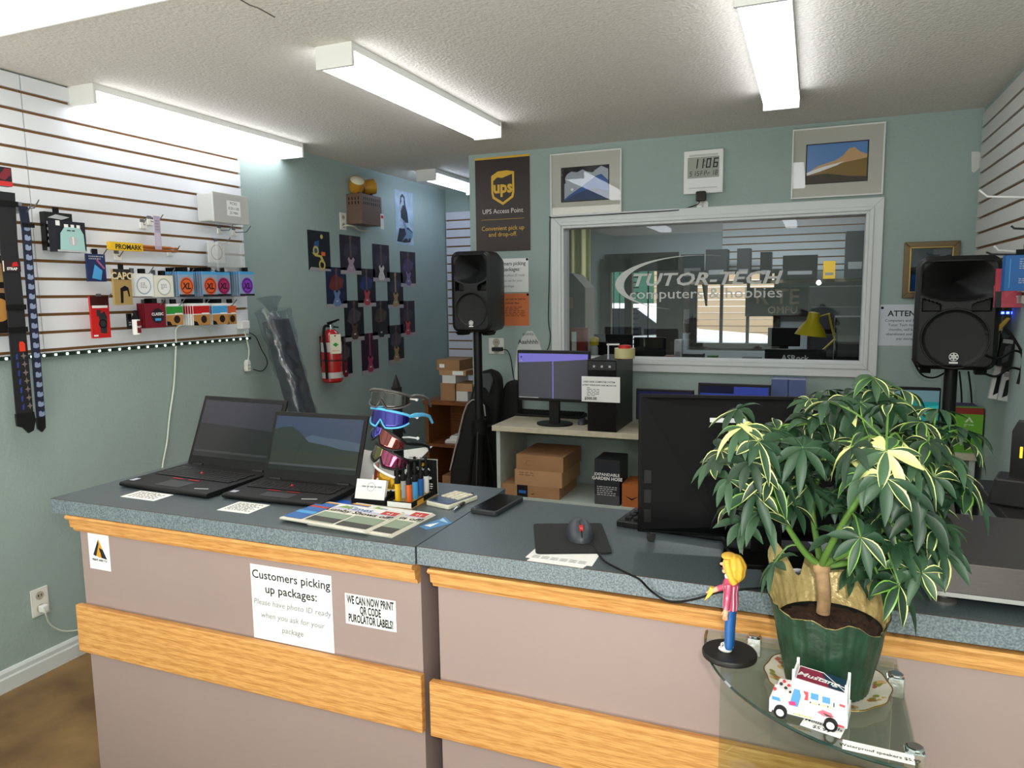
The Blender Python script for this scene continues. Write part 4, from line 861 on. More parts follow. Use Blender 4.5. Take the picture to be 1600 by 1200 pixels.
loc, ww, hh = lw(530, 337, 541, 360)
t = wall_plate('wall_outlet', 'wall outlet beside the emergency light, cord plugged in', loc, RZL, .07, .115)
# ---- emergency light
loc, ww, hh = lw(548, 303, 593, 355, .07)
t = T('emergency_light', 'brown emergency light box with two amber lamp heads high on the left wall', 'emergency light', (LWX+.001, loc[1], loc[2]), RZL)
bm = M('emergency_brown', '#6A5142', .5); D = .12; ww = .25; hh = .20
mb = MB(); mb.box(-ww/2, ww/2, -D, 0, 0, hh, bm)
for k in range(9):
    x = -ww/2+.03+k*(ww-.06)/8
    for z in (.16, .13): mb.box(x-.004, x+.004, -D-.0006, -D, z, z+.02, mblack)
for k in range(4):
    y = -.10+k*.025; 
    for z in (.16, .13): mb.box(-ww/2-.0006, -ww/2, y, y+.008, z, z+.02, mblack)
mb.build('housing', t, bevel=.003)
amb = M('amber_shell', '#C08A2A', .45)
for s, ry_, rx_ in ((-1, -.75, .0), (1, .9, .3)):
    mb = MB(); mb.X = Matrix.Translation((s*.082, -.06, hh+.07)) @ Matrix.Rotation(ry_, 4, 'Z') @ Matrix.Rotation(PI/2+(-.75 if s < 0 else -.2), 4, 'X')
    mb.lathe([(.0, -.055), (.045, -.055), (.052, -.03), (.052, .03)], amb, 20); h = mb.build('lamp_head', t, smooth=40)
    m2 = MB(); m2.X = mb.X; m2.lathe([(.050, .028), (.03, .040), (.0, .044)], M('lamp_lens', '#E4E0C4', .12, spec=.8), 20); m2.build('lens', h, smooth=50)
    mb = MB(); mb.cyl((s*.075, -.07, hh), .012, .03, dgrey); mb.build('swivel', t)
mb = MB(); mb.box(ww/2-.02, ww/2+.022, -D-.002, -D-.001, -.02, .085, paper); mb.box(ww/2-.015, ww/2+.017, -D-.0025, -D-.002, .055, .075, red); mb.build('inspection_tag', t)
cable('beige_cable', 'beige cord from the wall outlet to the brown emergency light', [W(536, 354, .012), W(542, 352, .04), W(553, 354, .05), W(562, 360, .04), W(578, 361, .03)], .006, M('beige_cord', '#C9C6B4', .5), 'cord')
# ---- posters on the left wall
def zp(o, *c): return tuple(o[i % 2]+c[i]/4.286 for i in range(4))
A_, B_ = (370, 250), (370, 460)
pf = M('poster_floor', '#A9A3A6', .35)
def gposter(label, px, bg, glow, body, neck, flip=1):
    loc, ww, hh = lw(*px, .0012)
    g = [('r', 0, 0, 1, .10, pf), ('p', [(.12, .50), (.25, .75), (.45, .82), (.62, .78), (.85, .70), (.80, .52), (.58, .44), (.35, .42)], glow),
         ('p', [(.45, .45), (.47, .93), (.53, .93), (.55, .45)], neck), ('p', [(.43, .90), (.46, .985), (.56, .985), (.56, .90)], neck),
         ('p', [(.34, .40), (.42, .45), (.46, .38), (.54, .38), (.60, .45), (.68, .38), (.60, .27), (.70, .12), (.62, .04), (.40, .04), (.30, .12), (.40, .27)], body), ('r', .45, .15, .56, .19, lgrey)]
    panel('guitar_poster', label, 'poster', loc, RZL, ww, hh, .001, bg, g, 'guitar posters on the left wall')
dp = lambda n, c: M('poster_'+n, c, .35, noise=(14, .5))
k1, k2, k3 = dp('black', '#18151C'), dp('plum', '#241A2A'), dp('maroon', '#33152A')
loc, ww, hh = lw(*zp(A_, 470, 465, 630, 745), .0012)
panel('guitar_poster', 'black poster with a yellow and blue treble clef design, topmost left', 'poster', loc, RZL, ww, hh, .001, k1, [('p', [(.0, 0), (1, 0), (1, .05), (.1, .09)], pf), ('p', [(.2, .5), (.3, .72), (.5, .76), (.48, .55), (.35, .45)], M('clef_blue', '#2A5688', .5)), ('o', .34, .5, .03, .016, M('clef_yellow', '#C7B45A', .5)), ('p', [(.15, .45), (.3, .36), (.52, .34), (.62, .2), (.7, .24), (.6, .38), (.32, .42)], MATS['clef_yellow']), ('o', .60, .15, .034, .020, MATS['clef_yellow']), ('c', .62, .86, .014, MATS['clef_yellow']), ('r', .58, .38, .76, .48, orange)], 'guitar posters on the left wall')
gw = M('g_pale', '#B79AA6', .4); gb = M('g_blue', '#6E86B4', .4); gr = M('g_red', '#B8464C', .4); gp = M('g_violet', '#7A6A94', .4); gy = M('g_gold', '#A98A58', .4); gd = M('g_dark', '#5A4034', .4); gn = M('g_neck', '#6A4A44', .4); gx = M('g_pink', '#A03A5C', .4)
c1, c2, c3, c4, c5, c6 = dp('fog', '#3A3040'), dp('blue', '#25346E'), dp('fire', '#7A2E22'), dp('olive', '#4A4030'), dp('smoke', '#4A4652'), dp('violet', '#4A3A66')
gposter('dark guitar poster with a rose pink guitar under the emergency light box', zp(A_, 685, 497, 835, 768), k2, c1, gw, gn)
gposter('dark guitar poster with a cream white guitar, right of the rose pink one', zp(A_, 905, 560, 1025, 815), k2, c1, M('g_cream', '#D9CCC6', .4), gn)
gposter('dark guitar poster with violet smoke, nearest the alcove in the top row', zp(A_, 1092, 610, 1200, 850), k2, c6, gp, gn)
gposter('guitar poster with orange flame smoke and a pale blue guitar', zp(A_, 592, 715, 740, 988), dp('navy', '#1C2448'), c3, gb, gn)
gposter('guitar poster with blue smoke and a red guitar', zp(A_, 803, 725, 933, 980), k1, c2, gr, gn)
gposter('guitar poster with dim blue haze and a brown bass guitar', zp(A_, 1005, 750, 1117, 990), k1, dp('dim_blue', '#22304A'), gy, gy)
gposter('guitar poster with grey starburst smoke, just above the fire extinguisher', (370+716/4.286, 250+942/4.286, 370+855/4.286, 460+305/4.286), k1, c5, gd, gn)
gposter('guitar poster with olive smoke and a black and white guitar', (370+902/4.286, 250+945/4.286, 370+1025/4.286, 460+290/4.286), k1, c4, dgrey, gn)
gposter('guitar poster with a white and red guitar, right end of the third row', (370+1090/4.286, 250+945/4.286, 370+1195/4.286, 460+275/4.286), k2, c1, M('g_scarlet', '#C2414A', .4), gn)
gposter('dark red guitar poster partly hidden by the fire extinguisher', zp(B_, 672, 285, 777, 555), k1, c5, dred, gn)
gposter('plum guitar poster with a pink guitar in the lowest row', zp(B_, 830, 265, 953, 520), k3, k3, gx, gx)
gposter('dark guitar poster with a tan guitar, lowest row nearest the alcove', zp(B_, 1010, 210, 1122, 450), k1, c5, gy, gn)
loc, ww, hh = lw(*zp(A_, 1055, 195, 1185, 575), .0012)
bwd = M('bw_dark', '#1E2836', .5); bwm = M('bw_mid', '#6C86A0', .5)
panel('portrait_poster', 'pale blue photo poster of a seated person in dark clothes holding a guitar', 'poster', loc, RZL, ww, hh, .001, M('bw_pale', '#A9BFD2', .45, noise=(10, .3)), [
    ('p', [(.30, .62), (.42, .74), (.58, .74), (.68, .60), (.72, .42), (.30, .42)], bwd), ('p', [(.26, .72), (.30, .90), (.42, .95), (.54, .90), (.60, .66), (.52, .66), (.48, .80), (.36, .80)], bwd), ('c', .42, .84, .020, M('bw_skin', '#9FB0BE', .5)),
    ('p', [(.05, .05), (.5, .04), (.8, .06), (.95, .26), (.7, .34), (.4, .30), (.2, .30)], bwd), ('p', [(.3, .05), (.5, .12), (.9, .14), (.96, .24), (.7, .3), (.5, .16)], bwm), ('p', [(.40, .44), (.48, .46), (.78, .16), (.66, .08)], bwm), ('p', [(.2, .44), (.3, .5), (.42, .46), (.4, .40)], MATS['bw_skin'])])
# ---- fire extinguisher
p = on(0, LWX+.075, 520, 597); t = T('fire_extinguisher', 'red fire extinguisher with a paper tag hanging on the left wall', 'fire extinguisher', tuple(p), RZL)
ext = M('extinguisher_red', '#B01E1C', .25, coat=.4); R_ = .066
mb = MB(); mb.lathe([(.055, 0), (R_, .012), (R_, .275), (.06, .305), (.04, .33), (.022, .345)], ext, 28)
mb.build('cylinder', t, smooth=40)
mb = MB(); mb.lathe([(R_+.0008, .03), (R_+.0008, .068)], M('label_silver', '#C9C4BF', .4), 28); mb.build('lower_label', t, smooth=40)
mb = MB(); mb.lathe([(R_+.0008, .2), (R_+.0008, .262)], MATS['label_silver'], 28); mb.build('upper_label', t, smooth=40)
mb = MB(); mb.lathe([(R_+.001, .14), (R_+.001, .15)], M('strap_dark_red', '#4A1412', .5), 28); mb.build('clamp_band', t, smooth=40)
mb = MB(); mb.lathe([(.02, .345), (.02, .375), (.01, .38)], chrome); mb.build('valve', t)
mb = MB(); mb.prism([(-.02, .375), (.09, .40), (.09, .408), (-.03, .39)], -.008, .008, mblack); mb.prism([(-.02, .36), (.08, .35), (.08, .357), (-.02, .37)], -.008, .008, mblack); mb.build('handle', t)
mb = MB(); mb.tube(smooth_path([Vector(x) for x in ((-.015, 0, .365), (-.06, 0, .365), (-.088, -.01, .31), (-.09, -.02, .2), (-.088, -.02, .08), (-.085, -.02, .03))]), .009, mblack, 8); mb.build('hose', t, smooth=60)
mb = MB(); mb.X = Matrix.Rotation(-.62, 4, 'Z'); mb.box(-.03, .042, -R_-.004, -R_-.003, .19, .315, M('tag_paper', '#E6DFC6', .7)); mb.prism([(-.014, .248), (.006, .262), (.026, .248), (.006, .234)], -R_-.0048, -R_-.004, green); mb.prism(circ(.004, .305, .005), -R_-.0048, -R_-.004, mblack); mb.text('MONTHLY', .006, -R_-.0046, .205, .011, red); mb.build('inspection_tag', t)
mb = MB(); mb.box(-.02, .02, .0, .075, .1, .3, mblack); mb.build('wall_bracket', t)
# ---- wrapped long roll leaning on the left wall behind the laptops
a = Vector(on(0, LWX+.05, 412, 500)); b = Vector(on(0, LWX+.24, 462, 665)); d = (b-a).normalized(); bot = a+d*((a.z-.02)/-d.z); bot.x += .06; a.x += .085
t = T('wrapped_case', 'long dark keyboard wrapped in shiny clear plastic leaning on the left wall', 'instrument', tuple(bot))
up = (a-bot); Lr = up.length; zq = up.normalized(); xq = Vector((0, 1, 0)); xq = (xq-zq*xq.dot(zq)).normalized(); yq = zq.cross(xq)
X = Matrix((xq, yq, zq)).transposed().to_4x4()
mb = MB(); mb.X = X; mb.box(-.075, .075, -.04, .04, .0, Lr, M('wrapped_dark', '#43454C', .3, noise=(20, .4))); mb.build('body', t, bevel=.01)
mb = MB(); mb.X = X; rr = random.Random(4); wrap = glass('wrap_film', (.82, .84, .86), .10, .18)
def wf(u, v):
    a_ = u*2*PI; k = 1+.10*math.sin(v*60+u*9)*math.sin(a_*3+v*25); sx = .098+.02*math.sin(v*7); 
    c_, s_ = math.cos(a_), math.sin(a_); return (sx*k*math.copysign(abs(c_)**.6, c_), .058*k*math.copysign(abs(s_)**.6, s_), -.0+(Lr+.0+.06*(v > .97))*v)
mb.grid(wf, 36, 70, wrap); mb.build('plastic_wrap', t, smooth=30)
mb = MB(); mb.X = X; mb.lathe([(.05, Lr+.005), (.028, Lr+.05), (.06, Lr+.10), (.095, Lr+.13)], wrap, 14, sy=.5); mb.build('plastic_end', t, smooth=30)
# ================================================================ BACK WALL
brown = M('courier_brown', '#2E211D', .4); cgold = M('courier_gold', '#E0B030', .45); ser = M('poster_white', '#E4DED6', .5)
loc, ww, hh = bw(742, 248, 829, 391, .002)
SH = [(.30, .80), (.42, .845), (.58, .85), (.72, .835), (.72, .62), (.70, .565), (.51, .49), (.32, .565), (.30, .62)]
SI = [(.335, .79), (.50, .775), (.685, .81), (.685, .625), (.665, .582), (.51, .52), (.355, .582), (.335, .625)]
panel('courier_poster', 'dark brown courier banner with a gold shield logo on the back wall', 'poster', loc, 0, ww, hh, .0015, brown, [
    ('r', 0, .978, 1, 1, cgold), ('p', SH, cgold), ('p', SI, brown), ('p', [(.30, .80), (.42, .845), (.58, .85), (.72, .835), (.72, .818), (.58, .822), (.44, .80), (.335, .745), (.30, .76)], cgold),
    ('t', 'ups', .51, .622, .105, cgold, .035, 'CENTER', 0, .92), ('t', 'UPS Access Point', .5, .405, .042, ser, 0, 'CENTER', 0, .95), ('r', .1, .340, .9, .343, MATS['courier_gold']),
    ('t', 'Convenient pick up', .5, .225, .040, cgold, 0, 'CENTER', 0, .95), ('t', 'and drop-off.', .5, .16, .040, cgold, 0, 'CENTER', 0, .95)])
def picture(label, px, ww, hh, framem, matm, art, sheen, fw=.008):
    loc, w_, h_ = bw(*px, .001); ww = ww or w_; hh = hh or h_
    t = T('picture_frame', label, 'picture', loc, 0); mb = MB(); frame_ring(mb, -ww/2+fw, ww/2-fw, fw, hh-fw, fw, -.022, 0, framem); mb.build('frame', t, bevel=.001)
    mb = MB(); mb.box(-ww/2+fw, ww/2-fw, -.012, -.002, fw, hh-fw, matm); mb.build('mat_board', t)
    mb = MB(); prints(mb, ww, hh, -.0121, art); mb.build('photograph', t)
    mb = MB(); mb.box(-ww/2+fw, ww/2-fw, -.0165, -.0155, fw, hh-fw, glass('picture_glass', (.98, .98, .98), .05)); mb.build('glass', t)
alu = M('frame_white', '#E6E6E2', .4); matb = M('mat_beige', '#C4C2B8', .8)
sky1 = M('photo_dusk_sky', '#A7B0BC', .7); mt1 = M('photo_blue_hill', '#2C5C9E', .7); mt2 = M('photo_deep_hill', '#1E3A66', .7); dkp = M('photo_black', '#191A1C', .7)
picture('framed picture of a blue mountain with pale moon, left above the window', (861, 242, 972, 332), None, None, alu, matb, [
    ('r', .15, .21, .83, .77, dkp), ('r', .17, .23, .815, .755, sky1), ('p', [(.17, .23), (.25, .31), (.45, .45), (.64, .60), (.72, .63), (.815, .52), (.815, .23)], mt1), ('p', [(.17, .23), (.35, .33), (.6, .42), (.815, .36), (.815, .23)], mt2),
    ('p', [(.17, .755), (.815, .755), (.815, .70), (.72, .755), (.64, .70), (.6, .66), (.52, .68), (.46, .72), (.38, .68), (.3, .70), (.24, .66), (.21, .6), (.22, .52), (.17, .48)], dkp), ('r', .17, .23, .20, .7, dkp), ('c', .31, .41, .009, paper)], 0)
sky2 = M('photo_blue_sky', '#5C8CCB', .7); pk = M('photo_peach_peak', '#D2A878', .7); hill = M('photo_gold_hill', '#8A6C2A', .7); hd = M('photo_dark_slope', '#3A2E22', .7)
picture('framed picture of a sandy peak and golden hillside, right above the window', (1239, 204, 1379, 304), None, None, alu, matb, [
    ('r', .155, .20, .835, .775, dkp), ('r', .17, .215, .82, .76, sky2), ('p', [(.17, .36), (.3, .46), (.48, .52), (.56, .58), (.62, .67), (.68, .69), (.74, .62), (.82, .58), (.82, .3), (.17, .3)], pk), ('p', [(.17, .3), (.3, .42), (.5, .47), (.66, .50), (.82, .53), (.82, .22), (.17, .22)], hill),
    ('p', [(.17, .37), (.34, .44), (.58, .5), (.50, .45), (.3, .37), (.17, .33)], paper), ('p', [(.17, .215), (.17, .33), (.4, .34), (.62, .29), (.82, .27), (.82, .215)], hd)], 0)
bronze = M('frame_bronze', '#6B5A40', .35, .6)
loc, ww, hh = bw(1413, 379, 1495, 465, .001)
t = T('picture_frame', 'bronze framed glass picture partly hidden by the right loudspeaker', 'picture', loc, 0)
mb = MB(); frame_ring(mb, -ww/2+.035, ww/2-.035, .035, hh-.035, .035, -.02, 0, bronze); frame_ring(mb, -ww/2+.035, ww/2-.035, .035, hh-.035, .008, -.025, -.02, M('frame_gilt', '#B59A5A', .3, .7)); mb.build('frame', t, bevel=.003)
mb = MB(); mb.box(-ww/2+.035, ww/2-.035, -.008, -.001, .035, hh-.035, M('picture_pane', '#22303A', .03, spec=1)); prints(mb, ww, hh, -.008, [('r', .14, .10, .5, .42, M('picture_blue', '#20406E', .05)), ('r', .14, .5, .86, .55, MATS['photo_black'])]); mb.build('picture', t)
# clock
loc, ww, hh = bw(1070, 238, 1130, 301, .001)
t = T('wall_clock', 'white square digital wall clock showing 11:06', 'clock', loc, 0); mb = MB(); mb.box(-ww/2, ww/2, -.028, 0, 0, hh, white); mb.build('case', t, bevel=.004)
lcd = M('lcd_grey', '#A3A79C', .25); seg = M('lcd_dark', '#15171A', .4)
mb = MB(); mb.box(-ww*.40, ww*.40, -.0295, -.028, hh*.36, hh*.84, lcd)
def seg7(ch, x, z, w_, h_, th, s=.12):
    on_ = {'0': 'abcdef', '1': 'bc', '5': 'afgcd', '6': 'afgcde', '8': 'abcdefg', 'S': 'afgcd', 'F': 'aefg', 'P': 'abefg', 'R': 'eg'}[ch]
    R = {'a': (0, h_-th, w_, h_), 'd': (0, 0, w_, th), 'g': (0, h_/2-th/2, w_, h_/2+th/2), 'f': (0, h_/2, th, h_), 'e': (0, 0, th, h_/2), 'b': (w_-th, h_/2, w_, h_), 'c': (w_-th, 0, w_, h_/2)}
    for c in on_:
        a, b, c_, d = R[c]; mb.quad([(x+a+b*s, -.0299, z+b), (x+c_+b*s, -.0299, z+b), (x+c_+d*s, -.0299, z+d), (x+a+d*s, -.0299, z+d)], seg)
cw = ww*.12
for ch, u in (('1', -.27), ('1', -.12), ('0', .06), ('6', .24)): seg7(ch, ww*u, hh*.58, cw, hh*.22, ww*.032)
for v in (.63, .73): mb.box(ww*.025, ww*.045, -.0299, -.0296, hh*v, hh*v+.006, seg)
for k, ch in enumerate('515FPR18'): seg7(ch, ww*(-.35+.092*k), hh*.41, cw*.5, hh*.11, ww*.014)
mb.build('display', t)
mb = MB(); mb.box(-ww*.36, ww*.36, -.034, -.028, hh*.86, hh*.90, M('clock_shade', '#C9C9C6', .4)); mb.box(-ww*.36, ww*.36, -.030, -.028, hh*.12, hh*.14, MATS['clock_shade']); mb.build('ridges', t)
# camera gadget under the clock, its cord
p = on(1, BWY-.05, 1096, 309); t = T('security_camera', 'small black camera cube on a white wall mount below the clock', 'camera', (p[0], BWY-.001, p[2]-.05), 0)
mb = MB(); mb.prism(rrect(-.032, .032, -.02, .035, .012), -.008, 0, white); mb.build('wall_mount', t, bevel=.002)
mb = MB(); mb.prism(rrect(-.030, .028, .028, .085, .010), -.075, -.035, gblack); mb.build('camera_body', t, bevel=.004)
mb = MB(); mb.tube([(0, -.008, .005), (0, -.04, .03)], .006, white); mb.build('arm', t)
BW = lambda px, py, off=.006: on(1, BWY-off, px, py)
cable('camera_cord', 'thin black cord along the top and left of the window trim', [BW(1093, 316, .05), BW(1088, 320, .012), BW(1066, 327, .012), BW(1050, 329, .024), BW(1000, 332, .026), BW(940, 335.5, .03), BW(866, 340, .03), BW(859.5, 342), BW(859, 380), BW(858, 440), BW(857, 500), BW(860, 525), BW(856, 545), BW(845, 562)], .0028, mblack)
# paper notices
loc, ww, hh = bw(765, 405, 826, 456, .001)
panel('paper_sign', 'white notice about picking up packages beside the left loudspeaker', 'sign', loc, 0, ww, hh, .001, paper, [('t', 'Customers picking', .5, .80, .034, ink, .012, 'CENTER', 0, .9), ('t', 'up packages:', .5, .63, .034, ink, .012, 'CENTER', 0, .9), ('t', 'Please have photo ID ready', .5, .47, .022, grey_ink, 0, 'CENTER', .15, .9), ('t', 'when you ask for your', .5, .31, .022, grey_ink, 0, 'CENTER', .15, .9), ('t', 'package', .5, .15, .022, grey_ink, 0, 'CENTER', .15), ('c', .97, .96, .008, mblack)])
loc, ww, hh = bw(767, 459, 827, 509, .001)
panel('paper_sign', 'orange notice under the white one beside the left loudspeaker', 'sign', loc, 0, ww, hh, .001, M('orange_paper', '#D97B4A', .8), [('t', 'Packages can only be held for', .52, .80, .018, ink, .012), ('t', '10 business days', .52, .68, .018, ink, .012), ('l', .08, .28, .9, .6, 6, M('faded_ink', '#8A4A2A', .8)), ('c', .97, .96, .008, mblack)])
loc, ww, hh = bw(1371, 476, 1470, 541, .001)
panel('paper_sign', 'white ATTENTION notice on the wall between window and right loudspeaker', 'sign', loc, 0, ww, hh, .001, M('cool_paper', '#D3D6DE', .8), [('t', 'ATTENTION', .55, .72, .042, ink, .02), ('t', 'Computers and hardware left at', .55, .585, .020, ink), ('t', 'Tutor Tech for more than 3', .55, .475, .020, ink), ('t', 'months, will be considered', .55, .365, .020, ink), ('t', 'abandoned and will be sold to', .55, .255, .020, ink), ('t', 'pay storage costs.', .55, .145, .020, ink), ('c', .08, .92, .007, mblack)])
loc, ww, hh = bw(764, 528, 788, 553, .001)
t = wall_plate('wall_outlet', 'white double wall outlet left of the computer monitor with a black plug', loc, 0, ww, hh)
mb = MB(); mb.box(-.02, .05, -.04, -.006, .02, .045, black); mb.build('plug', t, bevel=.003)
cable('plug_cable', 'thin black cable from the double wall outlet down behind the monitor', [BW(786, 546, .035), BW(793, 548, .03), BW(798, 560), BW(801, 580), BW(805, 600), BW(815, 640)], .003, mblack)
t0 = on(1, BWY-.004, 826, 592); q = [on(1, BWY-.004, *p)-t0 for p in ((803, 600), (805, 575), (808, 545), (817, 525), (824, 517), (832, 517), (843, 535), (850, 560), (851, 600))]
mb = MB(); mb.prism([(p[0], p[2]) for p in q], -.002, 0, M('paper_bag', '#D5D8D5', .85)); mb.text('Aaahhhh', .0, -.0024, q[3][2]-.05, .040, ink, bold=.01); mb.text('points', .0, -.0024, q[3][2]+.005, .03, ink); 
o0_ = [(p[0], p[1]) for p in circ(.01, q[3][2]-.115, .025, 14)]; mb.tube([(x, -.003, z) for x, z in o0_], .0018, ink, 4, True)
o = mb.build('paper_bag'); o.location = tuple(t0); tag(o, 'white tapered paper with handwriting hanging behind the monitor', 'paper')
# ================================================================ LOUDSPEAKERS
def speaker(label, px, dist, h, wd, rz):
    p = CAM+dist*ray(*px); t = T('loudspeaker', label, 'loudspeaker', tuple(p), rz, 'loudspeakers on pole stands'); D = .30
    body = MB(); n = 6; out = rrect(-wd/2, wd/2, 0, h, .045, n); ins = rrect(-wd/2+.016, wd/2-.016, .016, h-.016, .034, n); N = len(out)
    back = [(x*.72, .03+(z-.03)*.94) for x, z in out]
    prof = [(ins, .012), (ins, 0), (out, .012), (out, .16), (back, D)]; v = []; f = []
    for pts, y in prof: v += [(x, y, z) for x, z in pts]
    for k in range(len(prof)-1):
        for i in range(N): j = (i+1) % N; f.append((k*N+i, k*N+j, (k+1)*N+j, (k+1)*N+i))
    f.append(tuple(range(4*N, 5*N))); body.add(v, f, M('speaker_shell', '#09090A', .45)); body.build('cabinet', t, smooth=35)
    fm = M('speaker_front', '#0A0A0B', .55); mb = MB(); W2, H0, H1 = wd/2-.0165, .0165, h-.0165; zc, zr = h*.775, h*.19
    def dep(x, z):
        xx = x/W2; zb_ = h*.60+h*.07*abs(xx)**2
        if zb_ < z < h*.95 and abs(xx) < .96:
            r = ((abs(xx)/.96)**3.2+(abs(z-zc)/(h*.19))**3.2)**(1/3.2); d = max(0, 1-r); e = max(0, min(1, (z-zb_)/(h*.03))); return .006+.11*d**1.1*e+.003
        if h*.515 < z <= zb_-h*.02 and .42 < abs(xx) < .92 and z < h*.53+h*.11*abs(xx): return .05
        r = math.hypot(x, z-h*.275)/(wd*.40)
        if r < 1: return .010+(.006 if r < .93 else 0)+(.004*(1-r*r))
        return .005
    mb.grid(lambda u, v_: (-W2+2*W2*u, dep(-W2+2*W2*u, H0+(H1-H0)*v_), H0+(H1-H0)*v_), 56, 84, fm); mb.build('front_baffle', t, smooth=50)
    mb = MB(); mb.tube([(wd*.405*math.cos(a), .006, h*.275+wd*.405*math.sin(a)) for a in np.linspace(0, 2*PI, 41)[:-1]], .004, fm, 6, True); mb.build('woofer_ring', t, smooth=60)
    lg = MB(); rr_ = wd*.058; zc_ = h*.115
    a = circ(0, zc_, rr_, 32); b = circ(0, zc_, rr_*.84, 32); lg.add([(x, .003, z) for x, z in a+b], [(i, (i+1) % 32, (i+1) % 32+32, i+32) for i in range(32)], paper)
    for k in range(3):
        an = PI/2+k*PI/3; c_, s_ = math.cos(an), math.sin(an)
        lg.quad([(x*c_-z*s_, .0028, zc_+x*s_+z*c_) for x, z in ((-rr_*.86, -rr_*.07), (-rr_*.5, -rr_*.2), (rr_*.5, -rr_*.2), (rr_*.86, -rr_*.07), (rr_*.86, rr_*.07), (rr_*.5, rr_*.2), (-rr_*.5, rr_*.2), (-rr_*.86, rr_*.07))], paper)
    lg.box(-rr_*.9, rr_*.9, .0025, .006, zc_-rr_*1.62, zc_-rr_*1.18, paper); lg.build('maker_emblem', t)
    for s in (-1, 1):
        mb = MB(); mb.prism([(0, 0), (.03, -.02), (.11, -.02), (.14, 0)], s*wd*.33-.02, s*wd*.33+.02, mblack, 'x'); mb.build('foot', t)
    return t, p
def stand(label, x, y, ztop, r=.019, yaw=.4, collar=.78, sp=.2):
    t = T('speaker_stand', label, 'speaker stand', (x, y, 0), yaw, 'pole stands'); mb = MB(); mb.cyl((0, 0, .12), r, ztop-.12, black, 16); mb.build('pole', t, smooth=40)
    mb = MB(); mb.cyl((0, 0, collar-.06), r*1.9, .09, mblack, 16); mb.build('collar', t, smooth=40)
    mb = MB(); mb.tube([(r, 0, collar-.02), (r+.06, 0, collar-.02)], .014, mblack); mb.build('knob', t)
    for k in range(3):
        a = k*2*PI/3; c_, s_ = math.cos(a), math.sin(a); mb = MB(); mb.tube([(r*1.5*c_, r*1.5*s_, collar-.04), (sp*c_, sp*s_, .012)], .011, black); mb.build('leg', t, smooth=40)
        mb = MB(); mb.tube([(r*c_, r*s_, .18), (sp*.62*c_, sp*.62*s_, .30)], .006, lgrey); mb.build('brace', t, smooth=40)
    return t
t, p = speaker('left black loudspeaker on a tall pole beside the courier banner', (736, 519), 4.35, .474, .253, 0)
stand('black tripod stand carrying the left loudspeaker, in front of the guitar bags', p[0]+.01, p[1]+.07, p[2]+.0, .026, .7, .78, .16)
t, p = speaker('right black loudspeaker in front of the bronze framed picture', (1489, 578), 3.05, .469, .303, -.10)
stand('dark pole stand carrying the right loudspeaker, rising behind the plant', p[0]+.01, p[1]+.11, p[2], .026, .2, .75, .17)
# ================================================================ ALCOVE: shelf with boxes, guitar bags
shy = 4.62
p0 = on(1, shy, 683, 626); p1 = on(1, shy, 668, 740)
t = T('wooden_shelf', 'brown wooden shelf unit in the back left alcove under the parcels', 'shelf', (-2.50, shy, 0)); zt = p0[2]; xl, xr = p0[0]-.10+2.50, .34
for nm, b in (('side_panel', (xl, xl+.025, 0, .36, 0, zt-.03)), ('side_panel', (xr-.02, xr, 0, .36, 0, zt-.03)), ('top', (xl-.01, xr+.0, -.012, .36, zt-.03, zt)), ('shelf_board', (xl+.025, xr-.02, .0, .35, zt-.34, zt-.315)), ('bottom_board', (xl+.025, xr-.02, .0, .35, .05, .075)), ('back_panel', (xl+.02, xr-.02, .35, .36, .0, zt-.03))):
    mb = MB(); mb.box(*b, dwood); mb.build(nm, t, bevel=.002)
def parcel(label, px, y, dp, m, items=(), z=None, group='parcels and boxes in the alcove'):
    a, b = on(1, y, px[0], px[1]), on(1, y, px[2], px[3]); z = b[2] if z is None else z
    return panel('parcel', label, 'box', ((a[0]+b[0])/2, y+dp, z), 0, b[0]-a[0], a[2]-b[2], dp, m, list(items), group), a[2]-b[2]+z
pw = M('parcel_white', '#D9D8D4', .7); lab = ('r', .3, .6, .5, .72, paper)
yb = shy+.03
_, z1 = parcel('tall brown parcel at the bottom of the alcove stack, left', (688, 598, 711, 626), yb, .22, card, [], zt)
_, z2 = parcel('small white box at the bottom of the alcove stack, right', (713, 616, 731, 632), yb, .2, pw, [], zt)
_, z3 = parcel('flat brown parcel on the small white box in the alcove', (713, 603, 738, 616), yb+.0, .2, card2, [], z2)
_, z4 = parcel('white box with pale lid in the middle of the alcove stack', (691, 585, 712, 598), yb, .21, pw, [], z1)
_, z5 = parcel('wide brown parcel second from the top of the alcove stack', (686, 575, 728, 584), yb, .22, card2, [('r', .5, .1, .9, .9, paper)], max(z4, z3))
_, z6 = parcel('top brown parcel with a shipping label in the alcove stack', (682, 558, 718, 575), yb, .22, card, [('r', .12, .25, .34, .6, paper)], z5)
for k, (lb, pxs) in enumerate((('pale folder pile lying on the middle board of the brown shelf', (690, 668, 730, 672)), ('white envelope pile behind the folders on the brown shelf', (696, 676, 730, 684)))):
    a = on(1, shy+.04+.0*k, pxs[0], pxs[1]); mb = MB(); mb.box(0, .24, 0, .2, 0, .018, pw); mb.box(.01, .23, .0, .19, .018, .026, paper); o = mb.build('paper_stack'); o.location = (a[0]+.02, shy+.05 if k == 0 else shy+.07, zt-.315+(0.026 if k else 0)); o.rotation_euler = (0, 0, .0); tag(o, lb, 'paper')
_, _z = parcel('brown carton on the lowest board of the wooden shelf', (690, 700, 720, 740), shy+.05, .2, card, [], .0751)
bagm = M('gig_bag_black', '#0D0D0E', .8, bump=(120, .2)); bag2 = M('gig_bag_grey', '#4A4C50', .8); pip = M('piping_grey', '#A7A59E', .6)
